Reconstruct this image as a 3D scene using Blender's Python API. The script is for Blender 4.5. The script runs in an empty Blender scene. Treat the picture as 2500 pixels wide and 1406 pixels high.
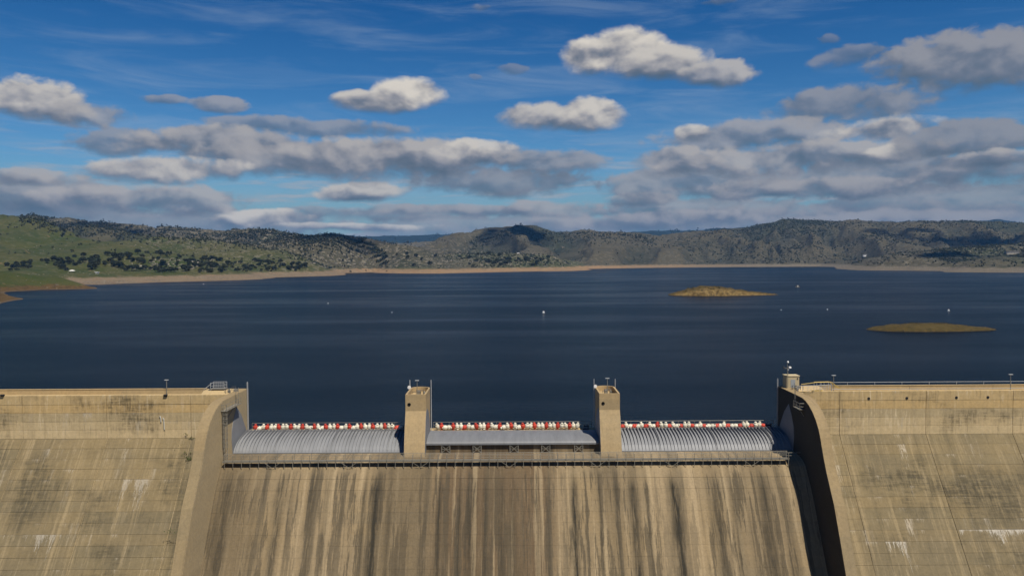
import bpy, math, random
import numpy as np
from mathutils import Vector, Matrix

random.seed(7)
rng = np.random.default_rng(11)
scene = bpy.context.scene
C = scene.collection

# ------------------------------------------------------------------ camera
F_PX, CAM_Z = 1943.0, 36.0            # focal length in photo pixels, metres above the lake
PITCH, ROLL = math.radians(2.093), math.atan(0.0055)
cam_d = bpy.data.cameras.new('camera')
cam_d.sensor_width = 36.0
cam_d.lens = F_PX / 2500.0 * 36.0
cam_d.clip_start, cam_d.clip_end = 1.0, 60000.0
cam = bpy.data.objects.new('camera', cam_d)
C.objects.link(cam)
ROT = Matrix.Rotation(math.radians(90) - PITCH, 4, 'X') @ Matrix.Rotation(-ROLL, 4, 'Z')
cam.matrix_world = Matrix.Translation((0, 0, CAM_Z)) @ ROT
scene.camera = cam
RM = np.array(ROT.to_3x3())

# ------------------------------------------------------------------ colour management, sun
SUN = Vector((1.15, -1.65, 3.45)).normalized()
vs = scene.view_settings
vs.view_transform = 'Standard'
vs.look = 'None'
vs.gamma = 1.0
vs.exposure = 0.32
sun_d = bpy.data.lights.new('sun', 'SUN')
sun_d.energy = 4.9
sun_d.angle = math.radians(0.53)
sun_d.color = (1.0, 0.93, 0.82)
sun = bpy.data.objects.new('sun', sun_d)
C.objects.link(sun)
sun.rotation_euler = SUN.to_track_quat('Z', 'Y').to_euler()
sun.location = (200, -400, 600)


def ray(px, py):
    d = np.stack([(np.asarray(px, float) - 1250) / F_PX, (703 - np.asarray(py, float)) / F_PX,
                  -np.ones_like(np.asarray(px, float) + np.asarray(py, float))], -1)
    return d @ RM.T


def P(px, py, Y):
    d = ray(px, py)
    k = Y / d[..., 1]
    return np.stack([d[..., 0] * k, np.broadcast_to(Y, k.shape), CAM_Z + d[..., 2] * k], -1)


def PW(px, py, z=0.0):
    d = ray(px, py)
    k = (z - CAM_Z) / d[..., 2]
    return np.stack([d[..., 0] * k, d[..., 1] * k], -1)


# ------------------------------------------------------------------ node helpers
class NT:
    def __init__(self, tree):
        self.t = tree
        self.n = tree.nodes
        self.l = tree.links

    def new(self, typ, **kw):
        nd = self.n.new(typ)
        for k, v in kw.items():
            setattr(nd, k, v)
        return nd

    def put(self, sock, v):
        if isinstance(v, bpy.types.NodeSocket):
            self.l.new(v, sock)
        elif v is not None:
            if sock.type == 'RGBA' and len(v) == 3:
                v = (*v, 1.0)
            sock.default_value = v

    def m(self, op, a, b=None, c=None, clamp=False):
        nd = self.new('ShaderNodeMath', operation=op, use_clamp=clamp)
        self.put(nd.inputs[0], a)
        if b is not None:
            self.put(nd.inputs[1], b)
        if c is not None:
            self.put(nd.inputs[2], c)
        return nd.outputs[0]

    def vm(self, op, a, b=None):
        nd = self.new('ShaderNodeVectorMath', operation=op)
        self.put(nd.inputs[0], a)
        if b is not None:
            self.put(nd.inputs[1], b)
        return nd.outputs[0]

    def noise(self, vec, scale, detail=4, rough=0.5, dist=0.0, dim='3D'):
        nd = self.new('ShaderNodeTexNoise', noise_dimensions=dim)
        if vec is not None:
            self.l.new(vec, nd.inputs['Vector'])
        nd.inputs['Scale'].default_value = scale
        nd.inputs['Detail'].default_value = detail
        nd.inputs['Roughness'].default_value = rough
        nd.inputs['Distortion'].default_value = dist
        return nd.outputs[0]

    def smooth(self, v, lo, hi, a=0.0, b=1.0):
        nd = self.new('ShaderNodeMapRange', interpolation_type='SMOOTHSTEP')
        self.put(nd.inputs['Value'], v)
        for k, x in zip(('From Min', 'From Max', 'To Min', 'To Max'), (lo, hi, a, b)):
            self.put(nd.inputs[k], x)
        return nd.outputs[0]

    def mix(self, f, a, b, blend='MIX'):
        nd = self.new('ShaderNodeMix', data_type='RGBA', blend_type=blend)
        nd.clamp_factor = True
        self.put(nd.inputs[0], f)
        self.put(nd.inputs[6], a)
        self.put(nd.inputs[7], b)
        return nd.outputs[2]

    def sep(self, v):
        nd = self.new('ShaderNodeSeparateXYZ')
        self.l.new(v, nd.inputs[0])
        return nd.outputs

    def comb(self, x, y, z):
        nd = self.new('ShaderNodeCombineXYZ')
        for i, v in enumerate((x, y, z)):
            self.put(nd.inputs[i], v)
        return nd.outputs[0]

    def ramp(self, v, stops, interp='LINEAR'):
        nd = self.new('ShaderNodeValToRGB')
        nd.color_ramp.interpolation = interp
        el = nd.color_ramp.elements
        while len(el) < len(stops):
            el.new(0.5)
        for e, (p, c) in zip(el, stops):
            e.position = p
            e.color = (*c, 1) if len(c) == 3 else c
        self.l.new(v, nd.inputs[0])
        return nd.outputs[0]

    def bump(self, h, strength, dist):
        nd = self.new('ShaderNodeBump')
        self.l.new(h, nd.inputs['Height'])
        nd.inputs['Strength'].default_value = strength
        nd.inputs['Distance'].default_value = dist
        return nd.outputs[0]


# ------------------------------------------------------------------ sky with clouds
world = bpy.data.worlds.new('World')
scene.world = world
world.use_nodes = True
world.cycles.sampling_method = 'MANUAL'      # the cloudy sky is costly to look up: a small light map does
world.cycles.sample_map_resolution = 192
W = NT(world.node_tree)
W.n.clear()
sky = W.new('ShaderNodeTexSky', sky_type='NISHITA')
sky.sun_disc = False
sky.sun_elevation = math.asin(SUN.z)
sky.sun_rotation = math.atan2(SUN.x, SUN.y)
sky.altitude = 300
sky.air_density = 1.0
sky.dust_density = 0.3
sky.ozone_density = 3.0
SKY_K = 0.10
WORLD_K = 0.80

tc = W.new('ShaderNodeTexCoord')
dx, dy, dz = W.sep(W.vm('NORMALIZE', tc.outputs['Generated']))
AZL = 0.66
az0 = W.m('ARCTAN2', dx, dy)
U = W.m('SUBTRACT', W.m('PINGPONG', W.m('ADD', az0, AZL), 2 * AZL), AZL)
V = W.m('ARCSINE', dz)
# clouds near the horizon are farther off, so their billows look smaller
uv = W.comb(U, W.m('MULTIPLY', V, 1.5), 0.0)
sunoff = W.vm('ADD', uv, (0.006, 0.016, 0.0))
na = W.noise(uv, 13, 6, 0.48, 0.15)
nb_ = W.noise(uv, 52, 5, 0.62, 0.3)
n1 = W.m('ADD', W.m('MULTIPLY', na, 0.66), W.m('MULTIPLY', nb_, 0.34))
n2 = W.noise(sunoff, 13, 6, 0.48, 0.15)
relief = W.m('SUBTRACT', na, n2)
nw = W.new('ShaderNodeTexNoise')
W.l.new(uv, nw.inputs['Vector'])
nw.inputs['Scale'].default_value = 7.0
nw.inputs['Detail'].default_value = 3.0
warp = W.vm('SUBTRACT', nw.outputs['Color'], (0.5, 0.5, 0.5))
wu, wv, _ = W.sep(warp)
UW = W.m('MULTIPLY_ADD', wu, 0.07, U)
VW = W.m('MULTIPLY_ADD', wv, 0.026, V)

base = W.new('ShaderNodeHueSaturation')
base.inputs['Saturation'].default_value = 1.25
base.inputs['Value'].default_value = SKY_K
W.l.new(sky.outputs[0], base.inputs['Color'])
# deep blue overhead, a paler cyan low down
tint = W.ramp(W.m('MULTIPLY', V, 2.0, clamp=True), [(0.0, (0.56, 0.68, 0.66)), (0.25, (0.44, 0.66, 0.80)),
                                                   (0.62, (0.13, 0.44, 0.66)), (1.0, (0.04, 0.32, 0.55))])
skycol = W.mix(1.0, base.outputs[0], tint, 'MULTIPLY')
veil = W.smooth(V, 0.13, 0.0, 0.0, 0.62)
skycol = W.mix(veil, skycol, (0.150, 0.235, 0.345))
ci = W.noise(W.comb(W.m('MULTIPLY_ADD', V, 0.8, U), W.m('MULTIPLY', V, 7.0), 3.0), 5.0, 6, 0.6, 0.6)
skycol = W.mix(W.smooth(ci, 0.44, 0.80, 0.0, 0.30), skycol, (0.34, 0.43, 0.54))

wisp = W.noise(W.comb(W.m('MULTIPLY', U, 2.2), W.m('MULTIPLY', V, 20.0), 8.0), 4.5, 7, 0.62, 0.4)
skycol = W.mix(W.m('MULTIPLY', W.smooth(wisp, 0.46, 0.66, 0.0, 0.75), W.smooth(V, 0.19, 0.05)), skycol, W.mix(wisp, (0.17, 0.22, 0.30), (0.52, 0.50, 0.49)))

cg = bpy.data.node_groups.new('cloud_layer', 'ShaderNodeTree')
for nm, ty in (('Prev', 'Color'), ('U', 'Float'), ('V', 'Float'), ('N', 'Float'), ('R', 'Float'), ('CU', 'Float'), ('CV', 'Float'),
               ('IU', 'Float'), ('IT', 'Float'), ('IB', 'Float'), ('Lit', 'Float'), ('Amp', 'Float'), ('Op', 'Float')):
    cg.interface.new_socket(nm, in_out='INPUT', socket_type='NodeSocket' + ty)
cg.interface.new_socket('Color', in_out='OUTPUT', socket_type='NodeSocketColor')
G = NT(cg)
gi = G.new('NodeGroupInput').outputs
go = G.new('NodeGroupOutput')
du = G.m('MULTIPLY', G.m('SUBTRACT', gi['U'], gi['CU']), gi['IU'])
dv0 = G.m('SUBTRACT', gi['V'], gi['CV'])
dv = G.m('ADD', G.m('MULTIPLY', G.m('MAXIMUM', dv0, 0.0), gi['IT']), G.m('MULTIPLY', G.m('MINIMUM', dv0, 0.0), gi['IB']))
dd = G.m('SUBTRACT', 1.0, G.m('ADD', G.m('MULTIPLY', du, du), G.m('MULTIPLY', dv, dv)))
dens = G.m('MULTIPLY_ADD', G.m('SUBTRACT', gi['N'], 0.5), gi['Amp'], dd)
al = G.m('MULTIPLY', G.smooth(dens, 0.0, G.smooth(dv, -0.6, 0.5, 0.95, 0.52)), gi['Op'])
hh = G.m('ADD', G.m('MULTIPLY_ADD', dv, 0.50, 0.60), G.m('MULTIPLY', gi['R'], 2.3))
hh = G.m('SUBTRACT', hh, G.m('MULTIPLY', G.m('SUBTRACT', 0.45, gi['N']), 0.7))
hh = G.m('MULTIPLY', G.smooth(hh, 0.05, 1.05), gi['Lit'])
ccol = G.ramp(hh, [(0.0, (0.085, 0.125, 0.175)), (0.28, (0.165, 0.190, 0.240)), (0.58, (0.34, 0.335, 0.350)), (1.0, (0.68, 0.63, 0.56))])
G.l.new(G.mix(al, gi['Prev'], ccol), go.inputs['Color'])

# px, py, rx, r up, r down, lit, ragged, opacity   (measured on the photograph, turned into azimuth / elevation)
CLOUDS = [
    (2000, 560, 900, 60, 60, .46, 1.2, .80), (1300, 560, 600, 45, 60, .50, 1.4, .72), (250, 545, 600, 50, 70, .42, 1.2, .85),
    (1750, 515, 380, 40, 40, .58, 1.5, .75), (2300, 500, 420, 60, 50, .50, 1.4, .75), (980, 522, 300, 24, 20, .55, 1.3, .7),
    (640, 532, 130, 24, 26, .92, 1.1, .9), (880, 553, 190, 13, 12, .88, 1.1, .85), (1560, 490, 90, 18, 20, .8, 1.3, .7),
    (1350, 515, 190, 26, 18, .62, 1.4, .8), (1130, 515, 210, 18, 14, .6, 1.2, .75),
    (60, 480, 220, 55, 60, .55, 1.2, .9), (370, 490, 250, 38, 30, .66, 1.3, .9), (90, 430, 110, 22, 20, .66, 1.3, .85),
    (1700, 455, 260, 50, 50, .56, 1.3, .85), (1830, 470, 130, 34, 22, .62, 1.2, .8), (2150, 440, 330, 60, 46, .52, 1.4, .85),
    (2420, 430, 200, 44, 40, .50, 1.4, .7), (2020, 465, 200, 30, 22, .60, 1.3, .8),
    (890, 474, 125, 28, 20, .80, 1.1, .95), (1230, 455, 270, 46, 34, .46, 1.3, .85),
    (760, 318, 230, 30, 26, .52, 1.4, .75), (330, 352, 150, 40, 30, .50, 1.4, .8),
    (560, 362, 250, 48, 40, .64, 1.1, .95), (700, 395, 260, 50, 44, .60, 1.0, .95), (980, 392, 340, 56, 64, .68, 1.0, 1.0), (1180, 372, 130, 38, 40, .92, 1.1, .9),
    (1330, 400, 150, 40, 50, .55, 1.3, .85), (395, 418, 190, 38, 30, .80, 1.1, .97),
    (60, 258, 150, 62, 36, .86, 1.1, .97), (215, 278, 110, 34, 26, .62, 1.4, .8),
    (410, 243, 66, 18, 16, .52, 1.5, .7), (548, 256, 70, 24, 20, .58, 1.4, .8),
    (905, 246, 115, 34, 34, .86, 0.9, .98), (990, 232, 92, 46, 40, 1.0, 0.8, .99),
    (1330, 290, 110, 44, 34, .84, 0.9, .97), (1430, 280, 100, 46, 40, .92, 0.9, .97),
    (2370, 175, 240, 82, 66, .50, 1.4, .92), (2060, 148, 100, 30, 26, .46, 1.6, .65), (2015, 105, 36, 16, 14, .44, 1.6, .5),
    (2080, 262, 190, 52, 50, .48, 1.3, .85), (1830, 340, 270, 50, 40, .60, 1.4, .85), (1690, 322, 70, 26, 26, .92, 1.1, .9),
    (2150, 322, 125, 34, 30, .82, 1.0, .95), (1640, 400, 125, 46, 44, .66, 1.1, .95), (1940, 392, 320, 44, 42, .66, 1.2, .92),
    (2175, 382, 62, 26, 22, .88, 1.2, .85), (2380, 350, 170, 44, 40, .46, 1.3, .9), (2440, 395, 130, 22, 20, .70, 1.2, .85),
    (1430, 140, 70, 50, 46, 1.0, .8, .99), (1520, 128, 140, 64, 60, 1.0, .75, 1.0), (1610, 155, 120, 50, 42, .86, .9, .98), (1745, 180, 92, 36, 30, .74, 1.1, .9),
    (1560, 540, 300, 26, 22, .6, 1.3, .8), (2150, 540, 300, 30, 26, .55, 1.3, .8),
    (1150, 198, 22, 9, 9, .5, 1.6, .4), (1255, 178, 46, 16, 14, .46, 1.6, .5), (1165, 10, 30, 10, 8, .7, 1.6, .5), (1770, 8, 40, 12, 8, .6, 1.6, .5),
]


def cloud_chain(u0, u1):
    # only the clouds that can reach this strip of sky, far ones first
    col = skycol
    for px, py, rx, rt, rb, lit, amp, op in CLOUDS:
        d = ray(px, py)
        d = d / np.linalg.norm(d)
        cu, cv = float(math.atan2(d[0], d[1])), float(math.asin(d[2]))
        m_ = 1.72 * rx / F_PX + .045
        if cu + m_ < u0 or cu - m_ > u1:
            continue
        gn = W.new('ShaderNodeGroup')
        gn.node_tree = cg
        for nm, v in (('Prev', col), ('U', UW), ('V', VW), ('N', n1), ('R', relief), ('CU', cu), ('CV', cv),
                      ('IU', F_PX / (1.02 * rx)), ('IT', F_PX / (1.03 * rt)), ('IB', F_PX / (1.0 * rb)), ('Lit', lit), ('Amp', 2.4 * amp), ('Op', op)):
            W.put(gn.inputs[nm], v)
        col = gn.outputs[0]
    b_ = W.new('ShaderNodeBackground')
    W.l.new(col, b_.inputs[0])
    b_.inputs[1].default_value = WORLD_K
    return b_.outputs[0]


def pick(cond, a, b):
    n_ = W.new('ShaderNodeMixShader')
    W.put(n_.inputs[0], cond)
    W.l.new(a, n_.inputs[1])
    W.l.new(b, n_.inputs[2])
    return n_.outputs[0]


EDG = (-.36, 0.0, .36)
strips = [cloud_chain(*e) for e in zip((-9,) + EDG, EDG + (9,))]
low = pick(W.m('GREATER_THAN', U, EDG[1]), pick(W.m('GREATER_THAN', U, EDG[0]), strips[0], strips[1]), pick(W.m('GREATER_THAN', U, EDG[2]), strips[2], strips[3]))
bg = W.new('ShaderNodeBackground')
W.l.new(skycol, bg.inputs[0])
bg.inputs[1].default_value = WORLD_K
wo = W.new('ShaderNodeOutputWorld')
W.l.new(pick(W.m('GREATER_THAN', V, 0.44), low, bg.outputs[0]), wo.inputs[0])

# ------------------------------------------------------------------ object helpers
MAT = {}


def material(name):
    m = bpy.data.materials.new(name)
    m.use_nodes = True
    t = NT(m.node_tree)
    bs = t.n['Principled BSDF']
    MAT[name] = m
    return m, t, bs


def tag(o, label=None, cat=None, group=None, kind=None):
    for k, v in (('label', label), ('category', cat), ('group', group), ('kind', kind)):
        if v:
            o[k] = v
    return o


def empty(name, loc, label=None, cat=None, group=None, rz=0.0):
    o = bpy.data.objects.new(name, None)
    o.location = loc
    o.rotation_euler = (0, 0, rz)
    o.empty_display_size = 0.5
    C.objects.link(o)
    return tag(o, label, cat, group)


class MB:
    def __init__(self):
        self.v, self.f = [], []

    def add(self, vs_, fs_):
        b = len(self.v)
        self.v += [tuple(map(float, p)) for p in vs_]
        self.f += [tuple(i + b for i in q) for q in fs_]
        return self

    def box(self, x0, x1, y0, y1, z0, z1):
        return self.add([(x0, y0, z0), (x1, y0, z0), (x1, y1, z0), (x0, y1, z0), (x0, y0, z1), (x1, y0, z1), (x1, y1, z1), (x0, y1, z1)],
                        [(0, 3, 2, 1), (4, 5, 6, 7), (0, 1, 5, 4), (1, 2, 6, 5), (2, 3, 7, 6), (3, 0, 4, 7)])

    def bar(self, p, q, w, h=None):
        h = h or w
        p, q = Vector(p), Vector(q)
        d = (q - p).normalized()
        up = Vector((0, 0, 1)) if abs(d.z) < 0.95 else Vector((0, 1, 0))
        s = d.cross(up).normalized()
        u = s.cross(d).normalized()
        pts = [c + s * a * w / 2 + u * b * h / 2 for c in (p, q) for a, b in ((-1, -1), (1, -1), (1, 1), (-1, 1))]
        return self.add(pts, [(3, 2, 1, 0), (4, 5, 6, 7), (0, 1, 5, 4), (1, 2, 6, 5), (2, 3, 7, 6), (3, 0, 4, 7)])

    def tube(self, pts, r, n=6, caps=True):
        pts = [Vector(p) for p in pts]
        rs = r if isinstance(r, (list, tuple)) else [r] * len(pts)
        vs_, fs_ = [], []
        for i, p in enumerate(pts):
            d = (pts[min(i + 1, len(pts) - 1)] - pts[max(i - 1, 0)]).normalized()
            up = Vector((0, 0, 1)) if abs(d.z) < 0.9 else Vector((0, 1, 0))
            s = d.cross(up).normalized()
            u = s.cross(d)
            for k in range(n):
                a = 2 * math.pi * k / n
                vs_.append(p + s * math.cos(a) * rs[i] + u * math.sin(a) * rs[i])
        for i in range(len(pts) - 1):
            for k in range(n):
                k2 = (k + 1) % n
                fs_.append((i * n + k, i * n + k2, (i + 1) * n + k2, (i + 1) * n + k))
        if caps:
            fs_.append(tuple(range(n))[::-1])
            fs_.append(tuple(range((len(pts) - 1) * n, len(pts) * n)))
        return self.add(vs_, fs_)

    def lathe(self, prof, n=12, c=(0, 0, 0)):
        vs_, fs_ = [], []
        for r, z in prof:
            for k in range(n):
                a = 2 * math.pi * k / n
                vs_.append((c[0] + r * math.cos(a), c[1] + r * math.sin(a), c[2] + z))
        for i in range(len(prof) - 1):
            for k in range(n):
                k2 = (k + 1) % n
                fs_.append((i * n + k, i * n + k2, (i + 1) * n + k2, (i + 1) * n + k))
        fs_.append(tuple(range(n))[::-1])
        fs_.append(tuple(range((len(prof) - 1) * n, len(prof) * n)))
        return self.add(vs_, fs_)

    def prism(self, prof, x0, x1):
        """closed (y, z) outline extruded along x"""
        n = len(prof)
        vs_ = [(x0, y, z) for y, z in prof] + [(x1, y, z) for y, z in prof]
        fs_ = [tuple(range(n)), tuple(range(n, 2 * n))[::-1]]
        fs_ += [(i, n + i, n + (i + 1) % n, (i + 1) % n) for i in range(n)]
        return self.add(vs_, fs_)

    def mesh(self, name, mat=None, smooth=False):
        me = bpy.data.meshes.new(name)
        me.from_pydata(self.v, [], self.f)
        import bmesh
        bm = bmesh.new()
        bm.from_mesh(me)
        bmesh.ops.recalc_face_normals(bm, faces=bm.faces)
        bm.to_mesh(me)
        bm.free()
        if smooth:
            me.polygons.foreach_set('use_smooth', [True] * len(me.polygons))
        if mat:
            me.materials.append(MAT[mat])
        return me

    def build(self, name, mat, parent=None, smooth=False, loc=None):
        return link(name, self.mesh(name, mat, smooth), parent, loc)


def link(name, me, parent=None, loc=None, rot=None, scale=None):
    o = bpy.data.objects.new(name, me)
    C.objects.link(o)
    if parent is not None:
        o.parent = parent
    if loc is not None:
        o.location = loc
    if rot is not None:
        o.rotation_euler = rot
    if scale is not None:
        o.scale = scale
    return o


def fast_mesh(name, v, f, mat=None, smooth=False, k=None):
    """numpy verts (n,3) and faces (m,k)"""
    me = bpy.data.meshes.new(name)
    v = np.ascontiguousarray(v, np.float32)
    f = np.ascontiguousarray(f, np.int32)
    m, k = f.shape
    me.vertices.add(len(v))
    me.vertices.foreach_set('co', v.ravel())
    me.loops.add(m * k)
    me.loops.foreach_set('vertex_index', f.ravel())
    me.polygons.add(m)
    me.polygons.foreach_set('loop_start', np.arange(0, m * k, k, dtype=np.int32))
    me.polygons.foreach_set('loop_total', np.full(m, k, np.int32))
    if smooth:
        me.polygons.foreach_set('use_smooth', np.ones(m, bool))
    me.update(calc_edges=True)
    if mat:
        me.materials.append(MAT[mat])
    return me


def fattr(me, name, a):
    at = me.attributes.new(name, 'FLOAT', 'POINT')
    at.data.foreach_set('value', np.ascontiguousarray(a, np.float32).ravel())


# ------------------------------------------------------------------ numpy noise
def vnoise(x, y, seed=0):
    xi, yi = np.floor(x).astype(np.int64), np.floor(y).astype(np.int64)
    xf, yf = x - xi, y - yi

    def hsh(a, b):
        h = (a * 374761393 + b * 668265263 + seed * 1442695041) & 0xFFFFFFFF
        h = ((h ^ (h >> 13)) * 1274126177) & 0xFFFFFFFF
        return ((h ^ (h >> 16)) & 0xFFFF) / 65535.0
    u, v = xf * xf * (3 - 2 * xf), yf * yf * (3 - 2 * yf)
    a, b, c, d = hsh(xi, yi), hsh(xi + 1, yi), hsh(xi, yi + 1), hsh(xi + 1, yi + 1)
    return (a + (b - a) * u) * (1 - v) + (c + (d - c) * u) * v


def fbm(x, y, o=5, seed=0, gain=0.5):
    s, a, t = 0, 1.0, 0
    for i in range(o):
        s = s + a * vnoise(x * 2 ** i + i * 17.3, y * 2 ** i - i * 9.1, seed + i)
        t += a
        a *= gain
    return s / t


def ridged(x, y, o=4, seed=0):
    s, a, t = 0, 1.0, 0
    for i in range(o):
        s = s + a * (1 - np.abs(2 * vnoise(x * 2 ** i, y * 2 ** i, seed + i) - 1))
        t += a
        a *= 0.5
    return s / t


# ------------------------------------------------------------------ materials
def concrete(name, tone, warm, kind='plain'):
    """weathered mass concrete: tone = base colour, stains by world position (streaks run down at a constant x)"""
    m, t, bs = material(name)
    geo = t.new('ShaderNodeNewGeometry')
    pos = geo.outputs['Position']
    X, Y, Z = t.sep(pos)
    oi = t.new('ShaderNodeObjectInfo')
    rnd = oi.outputs['Random']
    big = t.noise(pos, 0.09, 4, 0.6)
    mid = t.noise(pos, 0.7, 5, 0.65)
    fine = t.noise(pos, 6.0, 4, 0.7)
    wob = t.m('MULTIPLY', t.m('SUBTRACT', t.noise(t.comb(X, Y, t.m('MULTIPLY', Z, 0.25)), 0.8, 3, 0.6), 0.5), 0.22)
    XW = t.m('ADD', X, wob)
    st1 = t.noise(t.comb(XW, 0.0, t.m('MULTIPLY', Z, 0.03)), 0.38, 8, 0.66)
    grain = t.noise(pos, 2.4, 5, 0.75)
    st2 = t.noise(t.comb(XW, 5.0, t.m('MULTIPLY', Z, 0.10)), 2.2, 4, 0.65)
    st3 = t.noise(t.comb(XW, 9.0, t.m('MULTIPLY', Z, 0.10)), 6.0, 4, 0.7)
    c = t.mix(t.smooth(big, 0.35, 0.68), tone, warm)
    c = t.mix(t.m('MULTIPLY', t.smooth(mid, 0.45, 0.75), 0.35), c, tuple(x * 1.25 for x in tone))
    # every pour differs a little
    c = t.mix(0.28 if kind == 'spill' else 0.45, c, t.mix(1.0, c, t.ramp(rnd, [(0, (0.78, 0.78, 0.77)), (0.35, (1, 0.97, 0.93)), (0.65, (1.06, 0.98, 0.86)), (1.0, (1.22, 1.12, 0.98))]), 'MULTIPLY'))
    dark = (0.030, 0.026, 0.018)
    if kind == 'spill':
        S = [(537, 30, .45), (610, 12, .3), (669, 18, .5), (700, 10, .25), (752, 14, .45), (786, 12, .3), (880, 7, .65), (908, 18, .95), (944, 8, .45), (1066, 9, .7),
             (1117, 8, .4), (1142, 22, .5), (1181, 9, .5), (1221, 10, .4), (1250, 9, .4), (1310, 12, .3), (1337, 9, .35), (1401, 13, .85), (1465, 6, .5), (1508, 14, .35), (1549, 17, .75),
             (1583, 10, .35), (1654, 26, .95), (1753, 22, .6), (1797, 16, .45), (1875, 24, .6), (1926, 18, .35)]
        # three ramps laid end to end hold the positions of the streaks
        tot = None
        for part in (S[:9], S[9:18], S[18:]):
            lo = (part[0][0] - part[0][1] * 2 - 1250) * 128.4 / F_PX
            hi = (part[-1][0] + part[-1][1] * 2 - 1250) * 128.4 / F_PX
            stops = [(0.0, (0, 0, 0))]
            for xc, w, s in part:
                w, s = w * 1.2, min(1.0, s * 1.2)
                xm = (xc - 1250) * 128.4 / F_PX
                ww = w * 128.4 / F_PX
                for off, val in ((-0.95, 0), (0, s), (0.95, 0)):
                    stops.append((min(max((xm + off * ww - lo) / (hi - lo), stops[-1][0] + 1e-4), 1.0), (val,) * 3))
            f = t.m('DIVIDE', t.m('SUBTRACT', XW, lo), hi - lo)
            r = t.ramp(f, stops[:32])
            tot = r if tot is None else t.mix(1.0, tot, r, 'ADD')
        g = t.sep(tot)[0]
        up = t.smooth(Z, -2.2, 0.6, 1.0, 0.30)
        st_start = t.m('MULTIPLY', t.smooth(t.noise(t.comb(t.m('FLOOR', t.m('MULTIPLY', X, 0.8)), 3.0, 0.0), 0.9, 0), 0.48, 0.75), -9.0)
        begun = t.smooth(t.m('SUBTRACT', Z, st_start), 0.9, -0.3)
        zone = t.noise(t.comb(X, 40.0, t.m('MULTIPLY', Z, 0.2)), 0.09, 3, 0.5)
        g = t.m('MULTIPLY', t.m('MULTIPLY', g, up), t.smooth(st2, 0.25, 0.6, 0.45, 1.25))
        brown = t.m('MULTIPLY', t.m('MULTIPLY', t.smooth(X, -16, -11), t.smooth(X, 10, 4)), t.smooth(st1, 0.3, 0.6, 0.35, 0.9))
        c = t.mix(brown, c, (0.082, 0.053, 0.029))
        c = t.mix(t.m('MULTIPLY', t.smooth(st1, 0.52, 0.60), 0.75), c, (0.300, 0.230, 0.135))
        c = t.mix(t.m('MULTIPLY', t.smooth(st1, 0.48, 0.40), 0.70), c, (0.066, 0.055, 0.037))
        st4 = t.noise(t.comb(XW, 15.0, t.m('MULTIPLY', Z, 0.07)), 1.1, 5, 0.7)
        c = t.mix(t.m('MULTIPLY', t.m('MULTIPLY', t.smooth(st4, 0.51, 0.545), begun), 0.7), c, (0.060, 0.049, 0.032))
        c = t.mix(t.m('MULTIPLY', t.smooth(zone, 0.48, 0.62), 0.6), c, (0.082, 0.063, 0.038))
        c = t.mix(t.m('MULTIPLY', t.smooth(zone, 0.46, 0.34), 0.40), c, (0.31, 0.235, 0.138))
        c = t.mix(t.m('MULTIPLY', t.smooth(st2, 0.52, 0.72), 0.35), c, (0.075, 0.059, 0.039))
        c = t.mix(t.m('MULTIPLY', t.smooth(st2, 0.46, 0.32), 0.30), c, (0.205, 0.155, 0.096))
        c = t.mix(t.m('MULTIPLY', g, 0.95, clamp=True), c, dark)
        white = t.m('MULTIPLY', t.smooth(st3, 0.70, 0.76), t.smooth(mid, 0.52, 0.6))
        c = t.mix(t.m('MULTIPLY', white, 0.4), c, (0.42, 0.39, 0.33))
    elif kind in ('slope', 'face'):
        lf = t.m('DIVIDE', t.m('SUBTRACT', 4.38, Z), 1.524)
        lidx = t.m('FLOOR', lf)
        if kind == 'face':
            rows = t.ramp(t.m('DIVIDE', t.m('SUBTRACT', Z, 4.38), 7.77), [(0, (.49, .385, .225)), (.196, (.44, .345, .20)), (.392, (.35, .28, .165)), (.588, (.44, .305, .135)), (.784, (.42, .305, .150))], 'CONSTANT')
            c = t.mix(0.75, c, rows)
        c = t.mix(t.m('MULTIPLY', t.smooth(st1, 0.49, 0.32), 0.5 if kind == 'slope' else 0.25), c, (0.078, 0.064, 0.038))
        st4 = t.noise(t.comb(XW, 15.0, t.m('MULTIPLY', Z, 0.04)), 0.9, 6, 0.7)
        c = t.mix(t.m('MULTIPLY', t.smooth(st4, 0.52, 0.66), 0.5), c, (0.30, 0.230, 0.128))
        c = t.mix(t.m('MULTIPLY', t.smooth(st2, 0.54, 0.70), 0.45 if kind == 'slope' else 0.8), c, (0.300, 0.240, 0.150) if kind == 'slope' else (0.56, 0.46, 0.30))
        c = t.mix(t.m('MULTIPLY', t.smooth(st2, 0.46, 0.30), 0.40 if kind == 'slope' else 0.6), c, (0.062, 0.052, 0.032) if kind == 'slope' else (0.19, 0.148, 0.082))
        # algae in ragged dark patches, combed sideways by the form boards
        alg = t.noise(t.comb(t.m('MULTIPLY', X, 0.5), 0.0, Z), 0.16, 5, 0.6)
        alg2 = t.m('ADD', t.m('MULTIPLY', t.noise(t.comb(X, 2.0, t.m('MULTIPLY', Z, 0.22)), 1.5, 6, 0.7), 0.6), t.m('MULTIPLY', t.noise(t.comb(t.m('MULTIPLY', X, 0.12), 6.0, Z), 2.6, 5, 0.7), 0.4))
        a = t.m('MULTIPLY', t.smooth(alg, 0.47, 0.68), t.smooth(alg2, 0.42, 0.60, 0.15, 1.0))
        c = t.mix(t.m('MULTIPLY', a, 0.75), c, (0.038, 0.034, 0.022))
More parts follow.
